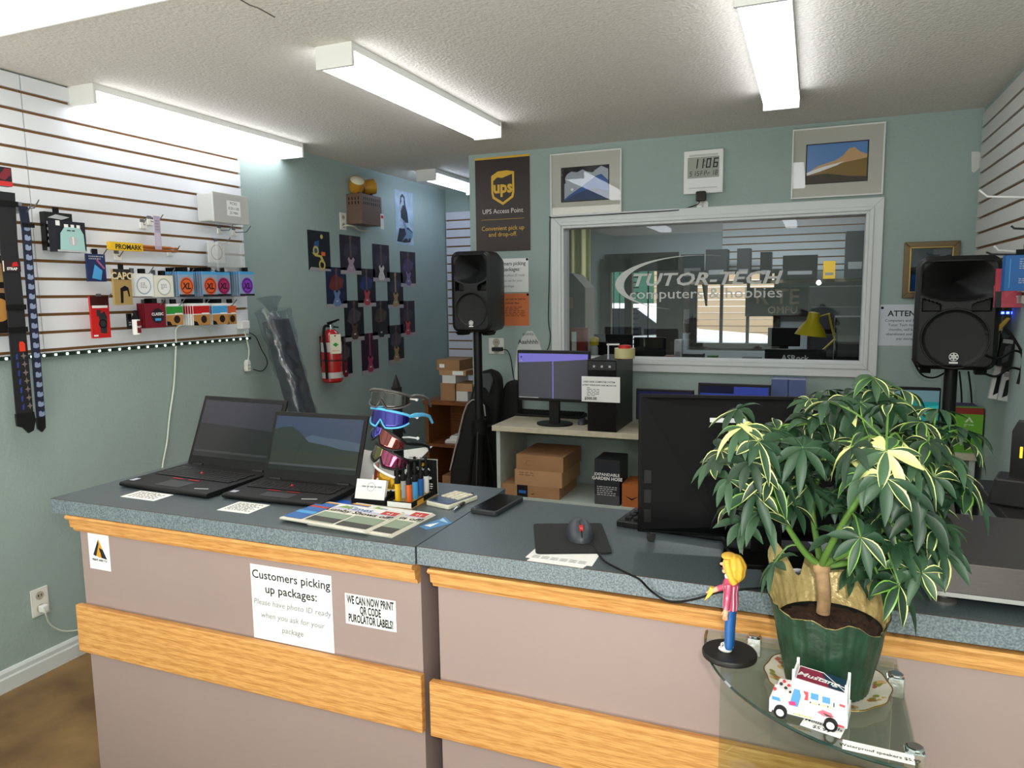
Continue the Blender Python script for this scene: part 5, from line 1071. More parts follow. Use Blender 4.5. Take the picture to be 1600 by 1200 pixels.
def gigbag(label, outline, y, dp, m, piping, pocket=None, lean=.10):
    P = [on(1, y, *p) for p in outline]; x0 = sum(p[0] for p in P)/len(P); zmin = min(p[2] for p in P); b = 0.0
    t = T('guitar_bag', label, 'guitar bag', (x0, y, 0), 0, 'guitar bags standing by the wall'); pts = [(p[0]-x0, p[2]) for p in P]
    mb = MB(); mb.prism(pts, 0, dp, m); mb.v = [(v[0], v[1]+(v[2])*lean-.08, v[2]) for v in mb.v]; mb.build('bag', t, bevel=.03, seg=3, smooth=40)
    if piping:
        mb = MB(); pth = [Vector((pts[i][0]*.97, -.002+pts[i][1]*lean-.08, pts[i][1])) for i in piping]; mb.tube(smooth_path(pth), .005, pip, 6); mb.build('piping', t, smooth=60)
    if pocket:
        Q = [on(1, y, *p) for p in pocket]; mb = MB(); mb.prism([(p[0]-x0, p[2]) for p in Q], -.03, .0, bag2); mb.v = [(v[0], v[1]+v[2]*lean-.08, v[2]) for v in mb.v]; mb.build('pocket', t, bevel=.01)
    return t
def drop(y, pts):   # continue a visible outline down to the floor
    return pts
fl = lambda px, y: (px, px)
def outline_to_floor(y, top, xl, xr):
    a = on(1, y, *top[0]); b = on(1, y, *top[-1]); return a, b
def gig(label, y, top, wl0, wr0, dp, m, piping, pocket=None):
    """top: visible outline (pixels, left to right); sides run down to the floor"""
    P = [on(1, y, *p) for p in top]; x0 = (P[0][0]+P[-1][0])/2; t = T('guitar_bag', label, 'guitar bag', (x0, y, 0), 0, 'guitar bags standing by the wall')
    pts = [(P[0][0]-x0-wl0, .02)]+[(p[0]-x0, p[2]) for p in P]+[(P[-1][0]-x0+wr0, .02)]
    mb = MB(); mb.prism(pts, 0, dp, m); mb.build('bag', t, bevel=.025, seg=3, smooth=40)
    if piping:
        mb = MB(); mb.tube([Vector((p[0]*.985, -.002, p[1])) for p in pts[piping[0]:piping[1]]], .005, pip, 6); mb.build('piping', t, smooth=60)
    if pocket:
        Q = [on(1, y-.02, *p) for p in pocket]; mb = MB(); mb.prism([(p[0]-x0, p[2]) for p in Q], -.02, .0, bag2); mb.build('pocket', t, bevel=.008)
    return t
gig('black guitar bag with pale piping in front, left of the tripod stand', 4.11, [(703, 735), (715, 685), (724, 648), (730, 632), (738, 625), (748, 624), (757, 634), (759, 650), (755, 668)], .04, .02, .06, bagm, (1, 9))
gig('taller black guitar bag with a grey top pocket behind the piped one', 4.205, [(718, 680), (734, 620), (741, 592), (748, 581), (760, 578), (772, 582), (778, 592), (779, 612), (775, 660)], .0, .02, .10, bagm, None, [(737, 630), (743, 596), (750, 584), (765, 583), (770, 594), (764, 615), (758, 606), (748, 606), (742, 618)])
gig('black guitar bag squeezed between the wall and the monitor', 4.32, [(776, 690), (779, 640), (784, 610), (790, 598), (797, 595), (804, 596), (808, 602), (809, 640)], .0, .0, .09, bagm, None)
# ================================================================ WHITE TABLE WITH COMPUTER
TY, TZ = 3.95, .787
xa, xb = on(1, TY, 768, 660)[0], on(1, TY, 1536, 708)[0]
lamw = M('worn_cream_laminate', '#C9C0A8', .5, noise=(30, .12)); tabw = M('table_white_green', '#B7C2BA', .6, noise=(10, .08))
t = T('white_table', 'white side table with a cream top holding the computer', 'table', (0, TY, 0))
for nm, b, m in (('top', (xa, xb, 0, .47, TZ-.032, TZ), lamw), ('side_panel', (xa+.02, xa+.045, .02, .46, .02, TZ-.032), tabw), ('side_panel', (xb-.05, xb-.025, .02, .46, .02, TZ-.032), tabw), ('lower_shelf', (xa+.045, xb-.05, .02, .46, .335, .36), tabw)):
    mb = MB(); mb.box(*b, m); mb.build(nm, t, bevel=.002)
# monitor
def monitor(label, px, y, zbase, items, group, depth=.035, stand_=True, rz=0):
    a, b = on(1, y, px[0], px[1]), on(1, y, px[2], px[3]); ww, hh = b[0]-a[0], a[2]-b[2]; x = (a[0]+b[0])/2
    t = T('monitor', label, 'monitor', (x, y, zbase), rz, group); z0 = b[2]-zbase
    mb = MB(); mb.box(-ww/2, ww/2, 0, depth, z0, z0+hh, black); mb.build('housing', t, bevel=.004)
    mb = MB(); mb.X = Matrix.Translation((0, 0, z0)); mb.box(-ww/2+.012, ww/2-.012, -.001, .002, .022, hh-.014, scr_dark); prints(mb, ww, hh, -.001, items); mb.build('screen', t)
    if stand_:
        mb = MB(); mb.box(-.03, .03, depth*.5, depth*.5+.03, .008, z0+.1, black); mb.build('neck', t); mb = MB(); mb.prism(circ(0, depth*.6+.01, .11, 24, sy=.8), 0, .012, black, 'z'); mb.build('base', t, bevel=.002)
    return t
vio = M('screen_violet', '#6C64B8', .25, emit=.35); vdk = M('screen_violet_dark', '#4A4852', .2, emit=.12)
monitor('monitor with violet wallpaper on the cream topped table', (808, 547, 921, 630), TY+.12, TZ, [('r', .02, .06, .98, .94, vdk), ('p', [(.02, .94), (.98, .94), (.98, .84), (.6, .80), (.02, .76)], vio), ('r', .495, .06, .51, .85, vio), ('r', .02, .06, .3, .075, lgrey), ('c', .06, .87, .005, dblue), ('c', .06, .8, .005, lgrey)], 'monitors at the back')
a, b = on(2, TZ, 792, 650), on(2, TZ, 905, 662)
t = T('keyboard', 'black keyboard in front of the violet monitor', 'keyboard', ((a[0]+b[0])/2, a[1]+.02, TZ)); kw = .46
mb = MB(); mb.prism([(0, 0), (.15, 0), (.15, .026), (0, .014)], -kw/2, kw/2, black, 'x'); mb.build('case', t, bevel=.003)
mb = MB()
for r in range(5):
    for c in range(18): x = -kw/2+.012+c*(kw-.024)/18; y = .012+r*.027; z = .014+.012*y/.15; mb.box(x, x+.021, y, y+.023, z, z+.006, mblack)
mb.build('keys', t)
p = on(2, TZ, 908, 664); mouse('black mouse between keyboard and tower on the cream topped table', (p[0], p[1]+.04, TZ), PI, .9, False)
a, b = on(1, TY+.01, 918, 562), on(1, TY+.01, 963, 668); ww, hh = b[0]-a[0], a[2]-TZ
t = T('computer_tower', 'black computer tower with a white price sheet taped to its front', 'computer', ((a[0]+b[0])/2, TY+.01, TZ)); D = .40
mb = MB(); mb.box(-ww/2, ww/2, .012, D, 0, hh, black); mb.build('case', t, bevel=.003)
mb = MB(); mb.box(-ww/2, ww/2, 0, .012, 0, hh, M('tower_front', '#101012', .2)); mb.box(-ww/2+.004, ww/2-.004, -.002, 0, hh*.86, hh*.98, dgrey); mb.build('front_panel', t, bevel=.002)
mb = MB()
for k in (-1, 0, 1): mb.box(k*.045-.006, k*.045+.006, -.004, -.002, hh*.895, hh*.925, lgrey)
mb.build('front_ports', t)
a = on(1, TY-.005, 908, 588); b = on(1, TY-.005, 968, 630)
panel('price_sheet', 'white sheet of computer specifications taped to the black tower', 'sign', ((a[0]+b[0])/2, TY+.0055, b[2]), 0, b[0]-a[0], a[2]-b[2], .0012, paper, [('t', 'USED DESK COMPUTER SYSTEM', .46, .76, .0128, ink, .02), ('t', 'LATEST WINDOWS AND MONITOR', .46, .63, .0122, ink, .02), ('l', .14, .22, .46, .58, 6, grey_ink), ('t', '$300.00', .24, .08, .022, ink, .03)])
tp = on(1, TY+.1, 972, 558); zt_ = TZ+hh
t = T('tape_dispenser', 'roll of clear packing tape with a red hub on top of the black tower', 'tape', (tp[0]+.01, TY+.12, zt_), .2)
mb = MB(); mb.lathe([(.04, .004), (.058, .004), (.058, .06), (.04, .06)], M('tape_amber', '#C9C08A', .2), 28); mb.build('roll', t, smooth=40)
mb = MB(); mb.lathe([(.036, .0), (.036, .075), (.02, .078)], red, 20); mb.build('hub', t, smooth=40)
mb = MB(); mb.box(-.095, -.088, -.025, .025, .0, .085, lgrey); mb.box(-.1, -.03, -.025, .025, .078, .084, white); mb.build('cutter_frame', t)
# boxes on the table's lower shelf
LZ = .36
def tbox(label, px, y, dp, z, m, items=()):
    a, b = on(1, y, px[0], px[1]), on(1, y, px[2], px[3]); h_ = a[2]-b[2]
    o = panel('cardboard_box', label, 'box', ((a[0]+b[0])/2, y+dp, z), 0, b[0]-a[0], h_, dp, m, list(items), 'boxes under the computer table'); return z+h_
yb = TY+.03
z1 = tbox('widest brown carton at the bottom, with a black tape strip and curved arrow', (780, 742, 874, 769), yb, .34, LZ, card, [('r', .30, .0, .48, 1, black), ('p', [(.33, .3), (.45, .3), (.45, .55), (.33, .55)], blue), ('p', [(.52, .30), (.56, .26), (.60, .34), (.58, .36), (.55, .33)], mblack)])
z2 = tbox('middle brown carton of the stack under the computer table', (804, 712, 878, 742), yb, .36, z1, card2, [('l', .1, .6, .4, .9, 2, M('faint_brown', '#8A6644', .8))])
z3 = tbox('top brown carton with handwriting, under the computer table', (806, 682, 880, 711), yb, .36, z2, card, [('t', 'C', .25, .3, .05, MATS['faint_brown'])])
tbox('navy and black box lettered GARDEN HOSE under the computer table', (929, 704, 968, 778), yb, .2, LZ, M('hose_box', '#23262E', .5), [('r', 0, 0, 1, .22, M('hose_grey', '#4A4C4E', .6)), ('t', 'EXPANDABLE', .5, .64, .024, paper, .02), ('t', 'GARDEN HOSE', .5, .55, .026, paper, .03), ('l', .1, .2, .9, .42, 5, lgrey), ('r', .0, .96, 1, 1, dgrey)])
tbox('orange brown carton with an arrow beside the garden hose box', (972, 740, 1010, 779), yb, .2, LZ, M('orange_card', '#B5652F', .7), [('p', [(.1, .5), (.4, .3), (.7, .5), (.4, .38)], mblack)])
# low monitors and small boxes behind the big screen
monitor('low dark monitor just right of the black tower', (994, 607, 1083, 660), TY+.15, TZ, [('r', .03, .1, .97, .93, M('deep_screen', '#20224E', .2, emit=.1))], 'monitors at the back')
monitor('dark monitor showing a blue bar behind the big screen', (1091, 598, 1203, 665), TY+.1, TZ, [('r', .03, .1, .97, .93, M('blue_screen', '#2C3A86', .2, emit=.3)), ('r', .03, .75, .5, .93, M('blue_dark', '#191E40', .2))], 'monitors at the back')
sea = M('screen_teal', '#1E7F82', .2, emit=.3)
monitor('monitor showing a teal sea picture right of the plant top', (1350, 603, 1466, 690), TY-.30 if False else TY+.08, TZ, [('r', .02, .06, .98, .95, sea), ('r', .02, .74, .98, .95, M('screen_fog', '#5F7F86', .2, emit=.3)), ('p', [(.02, .6), (.3, .66), (.6, .6), (.98, .68), (.98, .5), (.02, .5)], M('screen_teal2', '#2E9A96', .2, emit=.3)), ('r', .02, .06, .98, .3, M('screen_teal3', '#175C66', .2, emit=.25))], 'monitors at the back')
for lb, px in (('slate blue box behind the big screen, left of the pair', (1205, 594, 1230, 660)), ('slate blue box behind the big screen, right of the pair', (1231, 595, 1257, 660))):
    a, b = on(1, TY+.2, px[0], px[1]), on(1, TY+.2, px[2], px[3]); panel('storage_box', lb, 'box', ((a[0]+b[0])/2, TY+.4, TZ), 0, b[0]-a[0], a[2]-TZ, .15, M('slate_blue', '#4E5E90', .5), [('r', .1, .1, .9, .9, MATS['slate_blue'])], 'slate blue boxes behind the big screen')
# ================================================================ BIG SCREEN ON THE RIGHT COUNTER (seen from behind)
tvm = M('tv_back', '#040405', .55, spec=.12); tvf = M('tv_back_matte', '#060607', .65, spec=.12)
TX0, TYa = -.352, 1.60; TW, TH, Tz0 = .545, .315, TOPZ+.022
t = T('display_screen', 'large black display screen seen from behind on the right counter', 'monitor', (TX0, TYa, TOPZ), .16)
mb = MB(); mb.box(0, TW, 0, .012, Tz0-TOPZ, Tz0-TOPZ+TH, tvm); mb.build('back_edge', t, bevel=.002)
mb = MB(); z0 = Tz0-TOPZ; o_ = [(.006, z0+.006), (TW-.006, z0+.006), (TW-.006, z0+TH-.006), (.006, z0+TH-.006)]; i_ = [(.17, z0+.03), (TW-.17, z0+.03), (TW-.10, z0+TH-.02), (.10, z0+TH-.02)]
v = [(x, 0, z) for x, z in o_]+[(x, -.028, z) for x, z in i_]; mb.add(v, [(0, 1, 5, 4), (1, 2, 6, 5), (2, 3, 7, 6), (3, 0, 4, 7), (4, 5, 6, 7)], tvf); mb.build('back_shell', t)
mb = MB()
for k in range(3): mb.box(.014, .045, -.004, 0.0, z0+.025+.045*k, z0+.055+.045*k, mblack)
mb.build('port_covers', t)
mb = MB(); mb.box(TW*.28, TW*.42, -.030, -.028, z0+TH*.83, z0+TH*.86, lgrey); mb.build('label_strip', t)
mb = MB(); mb.box(TW*.5-.03, TW*.5+.03, -.05, -.028, 0.01, z0+.12, tvm); mb.build('neck', t)
mb = MB(); mb.prism([(TW*.32, -.13), (TW*.72, -.13), (TW*.66, .12), (TW*.38, .12)], 0, .010, tvm, 'z'); mb.build('base_plate', t, bevel=.002)
mb = MB(); mb.tube([(.03, .0, .010), (.03, .02, .010)], .010, black, 12); mb.build('foot', t)
a = CT(955, 822); t = T('keyboard', 'dark keyboard sticking out to the left from behind the display screen', 'keyboard', (a[0]+.012, a[1]-.0, TOPZ), .10)
mb = MB(); mb.prism([(0, -.02), (.34, -.02), (.34, .012), (0, .016)] if False else [(.0, .0), (.30, -.06), (.33, .06), (.03, .12)], 0, .016, black, 'z'); mb.build('case', t, bevel=.003)
mb = MB()
for r in range(4):
    for c in range(3): x = .02+.02*c+.007*r; y = .012+.025*r-.004*c; mb.box(x, x+.015, y, y+.018, .016, .021, mblack)
mb.build('keys', t)
t_cam = None
pl_ = [CT(*p) for p in ((1080, 862), (1112, 890), (1215, 892), (1215, 858))]
cable('grey_cable', 'light grey cable curving beside the screen base behind the plant', [CT(1160, 848, TOPZ+.01), CT(1160, 868, TOPZ+.006), CT(1180, 884, TOPZ+.004), CT(1215, 888, TOPZ+.004), CT(1262, 893, TOPZ+.004)], .0045, lgrey)
cable('black_cable', 'black cable sagging from the back of the display screen', [CT(1128, 838, TOPZ+.012), CT(1140, 862, TOPZ+.012), CT(1165, 872, TOPZ+.004), CT(1200, 878, TOPZ+.004)], .004, mblack)
# ================================================================ STEEL SCALE
a = CT(1424, 934, TOPZ+.02); sx0 = .205; 
t = T('platform_scale', 'stainless steel platform scale on the right end of the counter', 'scale', (sx0, 1.445, TOPZ))
mb = MB(); mb.box(0, .52, .0, .33, .024, .082, steel); mb.build('platform', t, bevel=.003)
mb = MB(); mb.box(.002, .518, .0, .33, .018, .026, M('steel_edge', '#A8A7A3', .5, .3)); mb.build('lower_frame', t)
for x, y in ((.03, .025), (.49, .025), (.03, .30), (.49, .30)):
    mb = MB(); mb.lathe([(.022, 0), (.022, .005), (.008, .009), (.005, .02)], M('foot_grey', '#6E6C68', .4, .4), 18, (x, y, 0)); mb.build('levelling_foot', t, smooth=40)
# right end: black shelf, label printer, boxes
p = on(1, 2.2, 1540, 790); t = T('black_stand', 'black slanted shelf stand at the right photo edge behind the scale', 'shelf', (.50, 2.05, 0))
mb = MB(); mb.box(-.03, .25, -.06, .5, .955, .985, M('black_shelf', '#1C1B1C', .5)); mb.build('board', t, bevel=.003)
mb = MB(); mb.box(.02, .22, .05, .4, 0, .955, mblack); mb.build('pedestal', t)
p = on(2, .985, 1585, 790); t = T('label_printer', 'black handheld device standing in its cradle at the right photo edge', 'device', (p[0]+.01, p[1]+.02, .985), -.3)
mb = MB(); mb.prism([(-.06, 0), (.06, 0), (.06, .04), (.02, .075), (-.05, .075), (-.06, .03)], -.05, .05, M('device_black', '#1A1A1C', .5)); mb.build('cradle', t, bevel=.006)
mb = MB(); mb.prism([(-.02, .05), (.04, .05), (.045, .21), (.03, .225), (-.01, .225), (-.02, .2)], -.022, .022, M('device_body', '#111112', .35)); mb.box(-.0, .006, -.024, -.022, .13, .16, M('amber_light', '#F2A020', .4, emit=2)); mb.build('handset', t, bevel=.005)
TBY = TY+.13
for lb, px, y, dp, m, it in (('green and red packet standing on the table by the right wall', (1531, 638, 1571, 712), TY+.03, .05, M('packet_green', '#6FB52C', .5), [('r', 0, .86, 1, 1, M('packet_red', '#9A2A1E', .5)), ('r', 0, 0, 1, .3, M('packet_green_dark', '#5A9A26', .5)), ('p', [(.34, .68), (.5, .80), (.66, .68), (.58, .68), (.5, .74), (.42, .68)], M('packet_white', '#DDF0CC', .5)), ('t', 'grow', .5, .6, .02, MATS['packet_white'])]),
        ('dark violet box standing on the table beside the green packet', (1494, 634, 1528, 690), TY+.12, .12, M('violet_box', '#3D2E62', .5), [('r', .2, .1, .8, .2, dblue)])):
    a, b = on(1, y, px[0], px[1]), on(1, y, px[2], px[3]); panel('packet', lb, 'box', (min((a[0]+b[0])/2, .70), y+dp, TZ), 0, min(b[0]-a[0], .125), a[2]-TZ, dp, m, it)
# ---- right wall goods
RZR = -PI/2
def rpt(px, py, off): return on(0, XR-off, px, py)
def rhook(label, px0, py0, px1, py1, m, x=.02):
    """long wire hook: outer tip and wall end given as pixels"""
    y = BWY-.35
    a = rpt(px1, py1, .02); L_ = .30; t = T('display_hook', label, 'hook', (XR-.018, a[1], a[2]), RZR, 'wire hooks on the right wall')
    mb = MB(); mb.box(-.012, .012, -.003, .004, -.02, .03, hookm); mb.build('bracket', t)
    q = on(1, a[1], px0, py0); d = XR-.018-q[0]; dz = q[2]-a[2]
    mb = MB(); mb.tube([(0, 0, 0), (0, -d*.85, dz*.35), (0, -d, dz)], .004, m, 8); mb.build('wire', t, smooth=60)
rhook('long white hook, highest on the right wall', 1530, 297, 1618, 309, white)
rhook('short dark hook on the right wall below the long white hook', 1580, 353, 1612, 358, dgrey)
rhook('white hook just above the blue package on the right wall', 1553, 384, 1600, 394, white)
rhook('dark hook just above the right loudspeaker', 1541, 394, 1600, 398, dgrey)
def rhang(name, label, cat, px, y, t_, m, items, tab=None, rz=0):
    a, b = on(1, y, px[0], px[1]), on(1, y, px[2], px[3]); return panel(name, label, cat, ((a[0]+b[0])/2, y, b[2]), rz, b[0]-a[0], a[2]-b[2], t_, m, items, 'packages hanging on the right wall', tab=tab)
bpk = M('pack_bright_blue', '#2A6CB4', .4)
rhang('hanging_package', 'bright blue package with white lettering, right edge, beside the loudspeaker top', 'package', (1567, 400, 1612, 454), 3.30, .05, bpk, [('r', .14, .08, .17, .9, lblue), ('l', .45, .2, .9, .36, 3, lgrey), ('l', .45, .6, .95, .85, 4, lgrey), ('r', .45, .88, 1, .9, lgrey)], mblack)
rhang('hanging_package', 'red and clear bag behind the blue package', 'package', (1556, 420, 1585, 470), 3.42, .02, M('bag_pink_red', '#C9485A', .4), [('r', .0, .0, .3, .3, dgrey), ('p', [(.5, .1), (.9, .3), (.8, .5), (.4, .3)], pink)])
rhang('hanging_package', 'pink package with a pale stripe under the blue one', 'package', (1553, 446, 1604, 480), 3.50, .03, pink, [('p', [(.6, .5), (.7, .56), (.95, .1), (.88, .06)], paper), ('r', 0, 0, .2, .3, dgrey)])
lk = M('led_blue', '#3A54FF', .4, emit=9)
p = on(1, 3.62, 1553, 489); t = T('led_strip', 'glowing blue light strip under the pink package on the right wall', 'light strip', tuple(p), 0)
mb = MB(); mb.box(0, .12, .0, .006, -.008, .008, dblue); mb.build('tape', t); mb = MB()
for k in range(6): mb.box(.008+.018*k, .018+.018*k, -.003, 0, -.004, .005, lk)
mb.build('diodes', t)
rhang('hanging_package', 'pale lilac package lit by the blue light strip', 'package', (1582, 484, 1604, 526), 3.66, .02, M('pack_lilac', '#9AA0E0', .4), [('l', .2, .3, .8, .8, 3, paper)])
a, b = on(1, 3.60, 1550, 521), on(1, 3.60, 1575, 497); t = T('yellow_stick', 'pair of yellow sticks below the blue light strip', 'stick', tuple(a)); d = b-a
mb = MB(); mb.tube([(0, 0, 0), tuple(d)], .006, yellow); mb.tube([(.012, 0, 0), (d[0]+.005, 0, d[2])], .006, M('yellow_pale', '#D9B23C', .5)); mb.build('sticks', t)
for k, (lb, px, m) in enumerate((('black hanging cable pack nearest the loudspeaker corner', (1558, 528, 1578, 572), mblack), ('bulky black pack hanging over the white adapters', (1566, 528, 1612, 590), black), ('white and black adapter pack hanging lowest on the right wall', (1546, 570, 1562, 623), white), ('white cable pack beside the adapter pack', (1560, 580, 1576, 626), lgrey), ('grey cable pack with a metal plug, right photo edge', (1573, 580, 1590, 634), M('cable_grey', '#77786E', .5)), ('dark blue pack at the right photo edge above the green packet', (1588, 590, 1606, 640), dblue))):
    o = rhang('hanging_package', lb, 'package', px, 3.55+.05*(k % 3)+.02*k, .018, m, [('p', [(.3, .1), (.7, .2), (.75, .8), (.35, .7)], mblack if m is not mblack else dgrey), ('r', .1, .82, .8, .96, paper if k in (2,) else grey)], None, 0)
    o.rotation_euler = (0, .12, 0)
for lb, px, m in (('clear bag of black plugs beside the loudspeaker, under the pink package', (1546, 474, 1562, 520), M('bag_smoke', '#3A3B42', .3)), ('tall white paper backed cable pack at the right photo edge', (1590, 500, 1612, 560), lgrey), ('narrow grey cable pack between the black packs', (1556, 508, 1568, 560), M('cable_grey', '#77786E', .5))):
    rhang('hanging_package', lb, 'package', px, 3.78, .015, m, [('p', [(.3, .15), (.7, .2), (.7, .7), (.4, .8)], mblack), ('r', .1, .84, .9, .97, paper)])
for k, q in enumerate((((1540, 555), (1560, 560), (1585, 548), (1604, 556)), ((1535, 582), (1556, 588), (1580, 575), (1602, 580)), ((1570, 512), (1585, 530), (1598, 560), (1590, 600)))):
    cable('hanging_cable', ('upper', 'lower', 'steepest')[k]+' loose black cable across the packs on the right wall', [on(1, 3.42, *p_) for p_ in q], .005, mblack)
for lb, q in (('black cable draped under the right loudspeaker', ((1425, 560), (1440, 585), (1460, 590), (1480, 580))), ('thin cable hanging behind the right stand, left one', ((1499, 580), (1502, 610), (1503, 640))), ('thin cable hanging behind the right stand, right one', ((1513, 580), (1517, 610), (1519, 640)))):
    cable('hanging_cable', lb, [on(1, 3.72 if 'draped' in lb else 4.2, *p_) for p_ in q], .004, mblack)
# ================================================================ CORNER GLASS SHELF with plant, figurine, toy bus
GZ = .922; GX1, GY1 = .155, 1.372; GR = .325
gl = glass('shelf_glass', (.86, .91, .88), .07); gle = M('glass_edge', '#1E3A34', .1, spec=1)
chro = chrome
t = T('corner_shelf', 'quarter round glass corner shelf unit in front of the counter', 'shelf', (GX1, GY1, 0))
def qplate(z, nm):
    pts = [(0, 0)]+[(-GR*math.sin(a)*.99, -GR*math.cos(a)) for a in np.linspace(0, PI/2, 28)]
    mb = MB(); mb.prism(pts, z-.006, z, gl, 'z')
    ed = [Vector((x*1.001, y*1.001, z-.003)) for x, y in pts[1:]]; mb.tube(ed, .0026, gle, 4); mb.build(nm, t)
qplate(GZ, 'glass_shelf'); qplate(.60, 'glass_shelf')
mb = MB(); mb.box(-GR+.03, -.005, -.004, 0, .1, GZ-.008, gl); mb.build('back_pane', t)
mb = MB(); mb.box(-.004, 0, -GR+.03, -.006, .1, GZ-.008, gl); mb.build('side_pane', t)
mb = MB(); mb.box(-GR, 0, -GR*.0-.02, 0, 0.0, .1, mblack); mb.build('plinth', t)
for x, y in ((-.235, -.012), (-.045, -.012), (-.008, -.075), (-.004, -.285)):
    mb = MB(); mb.box(x-.013, x+.013, y-.010, y+.010, GZ-.03, GZ+.005, chro); mb.cyl((x, y, GZ+.005), .012, .005, chro, 16); mb.build('clip', t, bevel=.003)
# price strips, carton on the lower shelf
sheet('price_label', 'white price label reading mouse pads on the glass shelf under the toy bus', 'label', (1250, 1133), (1313, 1154), (1256, 1117), GZ, paper, [('t', 'Mouse Pads', .5, .55, .011, ink, .02), ('t', '$5.99', .5, .12, .011, ink, .02)])
a, b = CT(1317, 1160, GZ), CT(1430, 1188, GZ)
o = sheet('price_label', 'long white price strip along the front edge of the glass shelf', 'label', (1316, 1170), (1430, 1196), (1322, 1157), GZ, paper, [('t', 'Waterproof speakers $5.99', .52, .3, .009, ink, .02)])
p = on(2, .606, 1300, 1195); t = T('carton', 'grey and white carton on the lower glass shelf at the bottom of the photo', 'box', (.02, 1.19, .60), .35)
mb = MB(); mb.box(-.06, .06, -.05, .05, 0, .14, lgrey); prints(mb, .12, .14, -.05, [('r', .05, .05, .95, .8, paper), ('t', 'Cable', .5, .83, .012, ink)]); mb.build('box', t, bevel=.001)
# ---- plate
PXc, PYc = .040, 1.232
t = T('saucer_plate', 'flowered china plate with gold rim under the plant pot', 'plate', (PXc, PYc, GZ))
chn = M('china_white', '#DAD5C4', .2, noise=(6, .04)); n = 96; prof = [(.0, .004), (.055, .004), (.07, .008), (.094, .016), (.0945, .018), (.070, .0105), (.055, .0065), (.0, .0065)]
mb = MB(); v = []; f = []
for r, z in prof:
    for k in range(n): a = 2*PI*k/n; rr_ = max(r, 1e-5)*(1+.015*math.cos(12*a)*(r > .06)); v.append((rr_*math.cos(a), rr_*math.sin(a), z-.004+(.0 if z > .005 else .0)))
for i in range(len(prof)-1):
    for k in range(n): f.append((i*n+k, i*n+(k+1) % n, (i+1)*n+(k+1) % n, (i+1)*n+k))
mb.add(v, f, chn); mb.build('dish', t, smooth=50)
mb = MB(); mb.tube([(.0945*(1+.015*math.cos(12*a))*math.cos(a), .0945*(1+.015*math.cos(12*a))*math.sin(a), .0138) for a in np.linspace(0, 2*PI, 97)[:-1]], .0011, M('gold_rim', '#B08A3C', .25, .8), 5, True); mb.build('gold_rim', t, smooth=60)
mb = MB(); fm1 = M('flower_rose', '#A8604A', .4); fm2 = M('flower_leaf', '#8A8A3A', .4); fm3 = M('flower_cream', '#CDA86A', .4); rr = random.Random(8)
for a0 in (2.7, 3.3, -.45, .25, -1.2):
    for k in range(9):
        a = a0+rr.uniform(-.16, .16); r = rr.uniform(.071, .088); s_ = rr.uniform(.003, .006); z = .0066+(r-.07)/.024*.0075+.0009
        mb.quad([(r*math.cos(a)+s_*math.cos(q), r*math.sin(a)+s_*math.sin(q), z+.002*0+(s_*.31)*math.cos(q-a)) for q in np.linspace(0, 2*PI, 8)[:-1]], (fm1, fm2, fm3)[k % 3])
mb.build('flower_pattern', t)
# ---- potted plant
t = T('potted_plant', 'variegated umbrella plant in a green and gold wrapped pot', 'plant', (PXc, PYc, GZ+.0066))
wr_g = M('wrap_green', '#1D3D2A', .4, noise=(25, .35), bump=(40, .5)); wr_d = M('wrap_gold', '#D6BE80', .38, .15, noise=(18, .15), bump=(60, 1.0))
PH = .132
def rim(a):     # wrapper height by angle (a: 0 = right, pi/2 = back, -pi/2 = front)
    d = lambda c, w_, h_: h_*math.exp(-((math.atan2(math.sin(a-c), math.cos(a-c)))/w_)**2)
    return PH+d(2.5, .24, .078)+d(1.85, .22, .048)+d(1.2, .30, .058)+d(.42, .20, .062)+d(3.1, .25, .022)+.006*math.sin(17*a)*(math.sin(a) > 0)-d(-.55, .35, .024)-d(-2.2, .5, .0)+.004*math.sin(9*a)
def wrapf(u, v, off=0):
    a = u*2*PI; h_ = rim(a)*v; r = .062+.026*min(1, h_/PH)+(max(0, h_-PH)*.42)+.0012*math.sin(a*23+v*3)*v+.0014*math.sin(a*13+v*9)*v*v+.0006*math.sin(a*41)+off
    return (r*math.cos(a), r*math.sin(a), h_)
mb = MB(); mb.grid(lambda u, v: wrapf(u, v), 160, 14, wr_g); mb.build('green_wrapper', t, smooth=50)
mb = MB(); mb.grid(lambda u, v: wrapf(u, .10+v*.905, -.0016), 160, 14, wr_d); mb.build('gold_lining', t, smooth=40)
mb = MB(); mb.lathe([(.0, .0), (.058, .0), (.062, .02), (.078, .104), (.076, .104), (.07, .098)], mblack, 32); mb.build('pot', t)
mb = MB(); rr = random.Random(1)
mb.grid(lambda u, v: (.076*v*math.cos(u*2*PI), .076*v*math.sin(u*2*PI), .098+.006*rr.random()), 40, 12, M('potting_soil', '#3A2416', .95, noise=(60, .6))); mb.build('soil', t)
o0 = np.array([PXc, PYc, GZ+.0066])
def rel3(px, py, y): return Vector(on(1, y, px, py)-o0)
bark = M('bark_tan', '#A88660', .8, noise=(60, .3)); gstem = M('stem_green', '#557A32', .5)
trunk = [rel3(1286, 958, PYc), rel3(1288, 930, PYc), rel3(1286, 905, PYc), rel3(1284, 884, PYc)]
mb = MB(); mb.tube(smooth_path(trunk), [.0105]*16 if False else .0105, bark, 12); mb.lathe([(.012, 0), (.014, .008), (.010, .018)], bark, 12, tuple(trunk[-1]-Vector((0, 0, .010)))); mb.build('trunk', t, smooth=50)
top = trunk[-1]
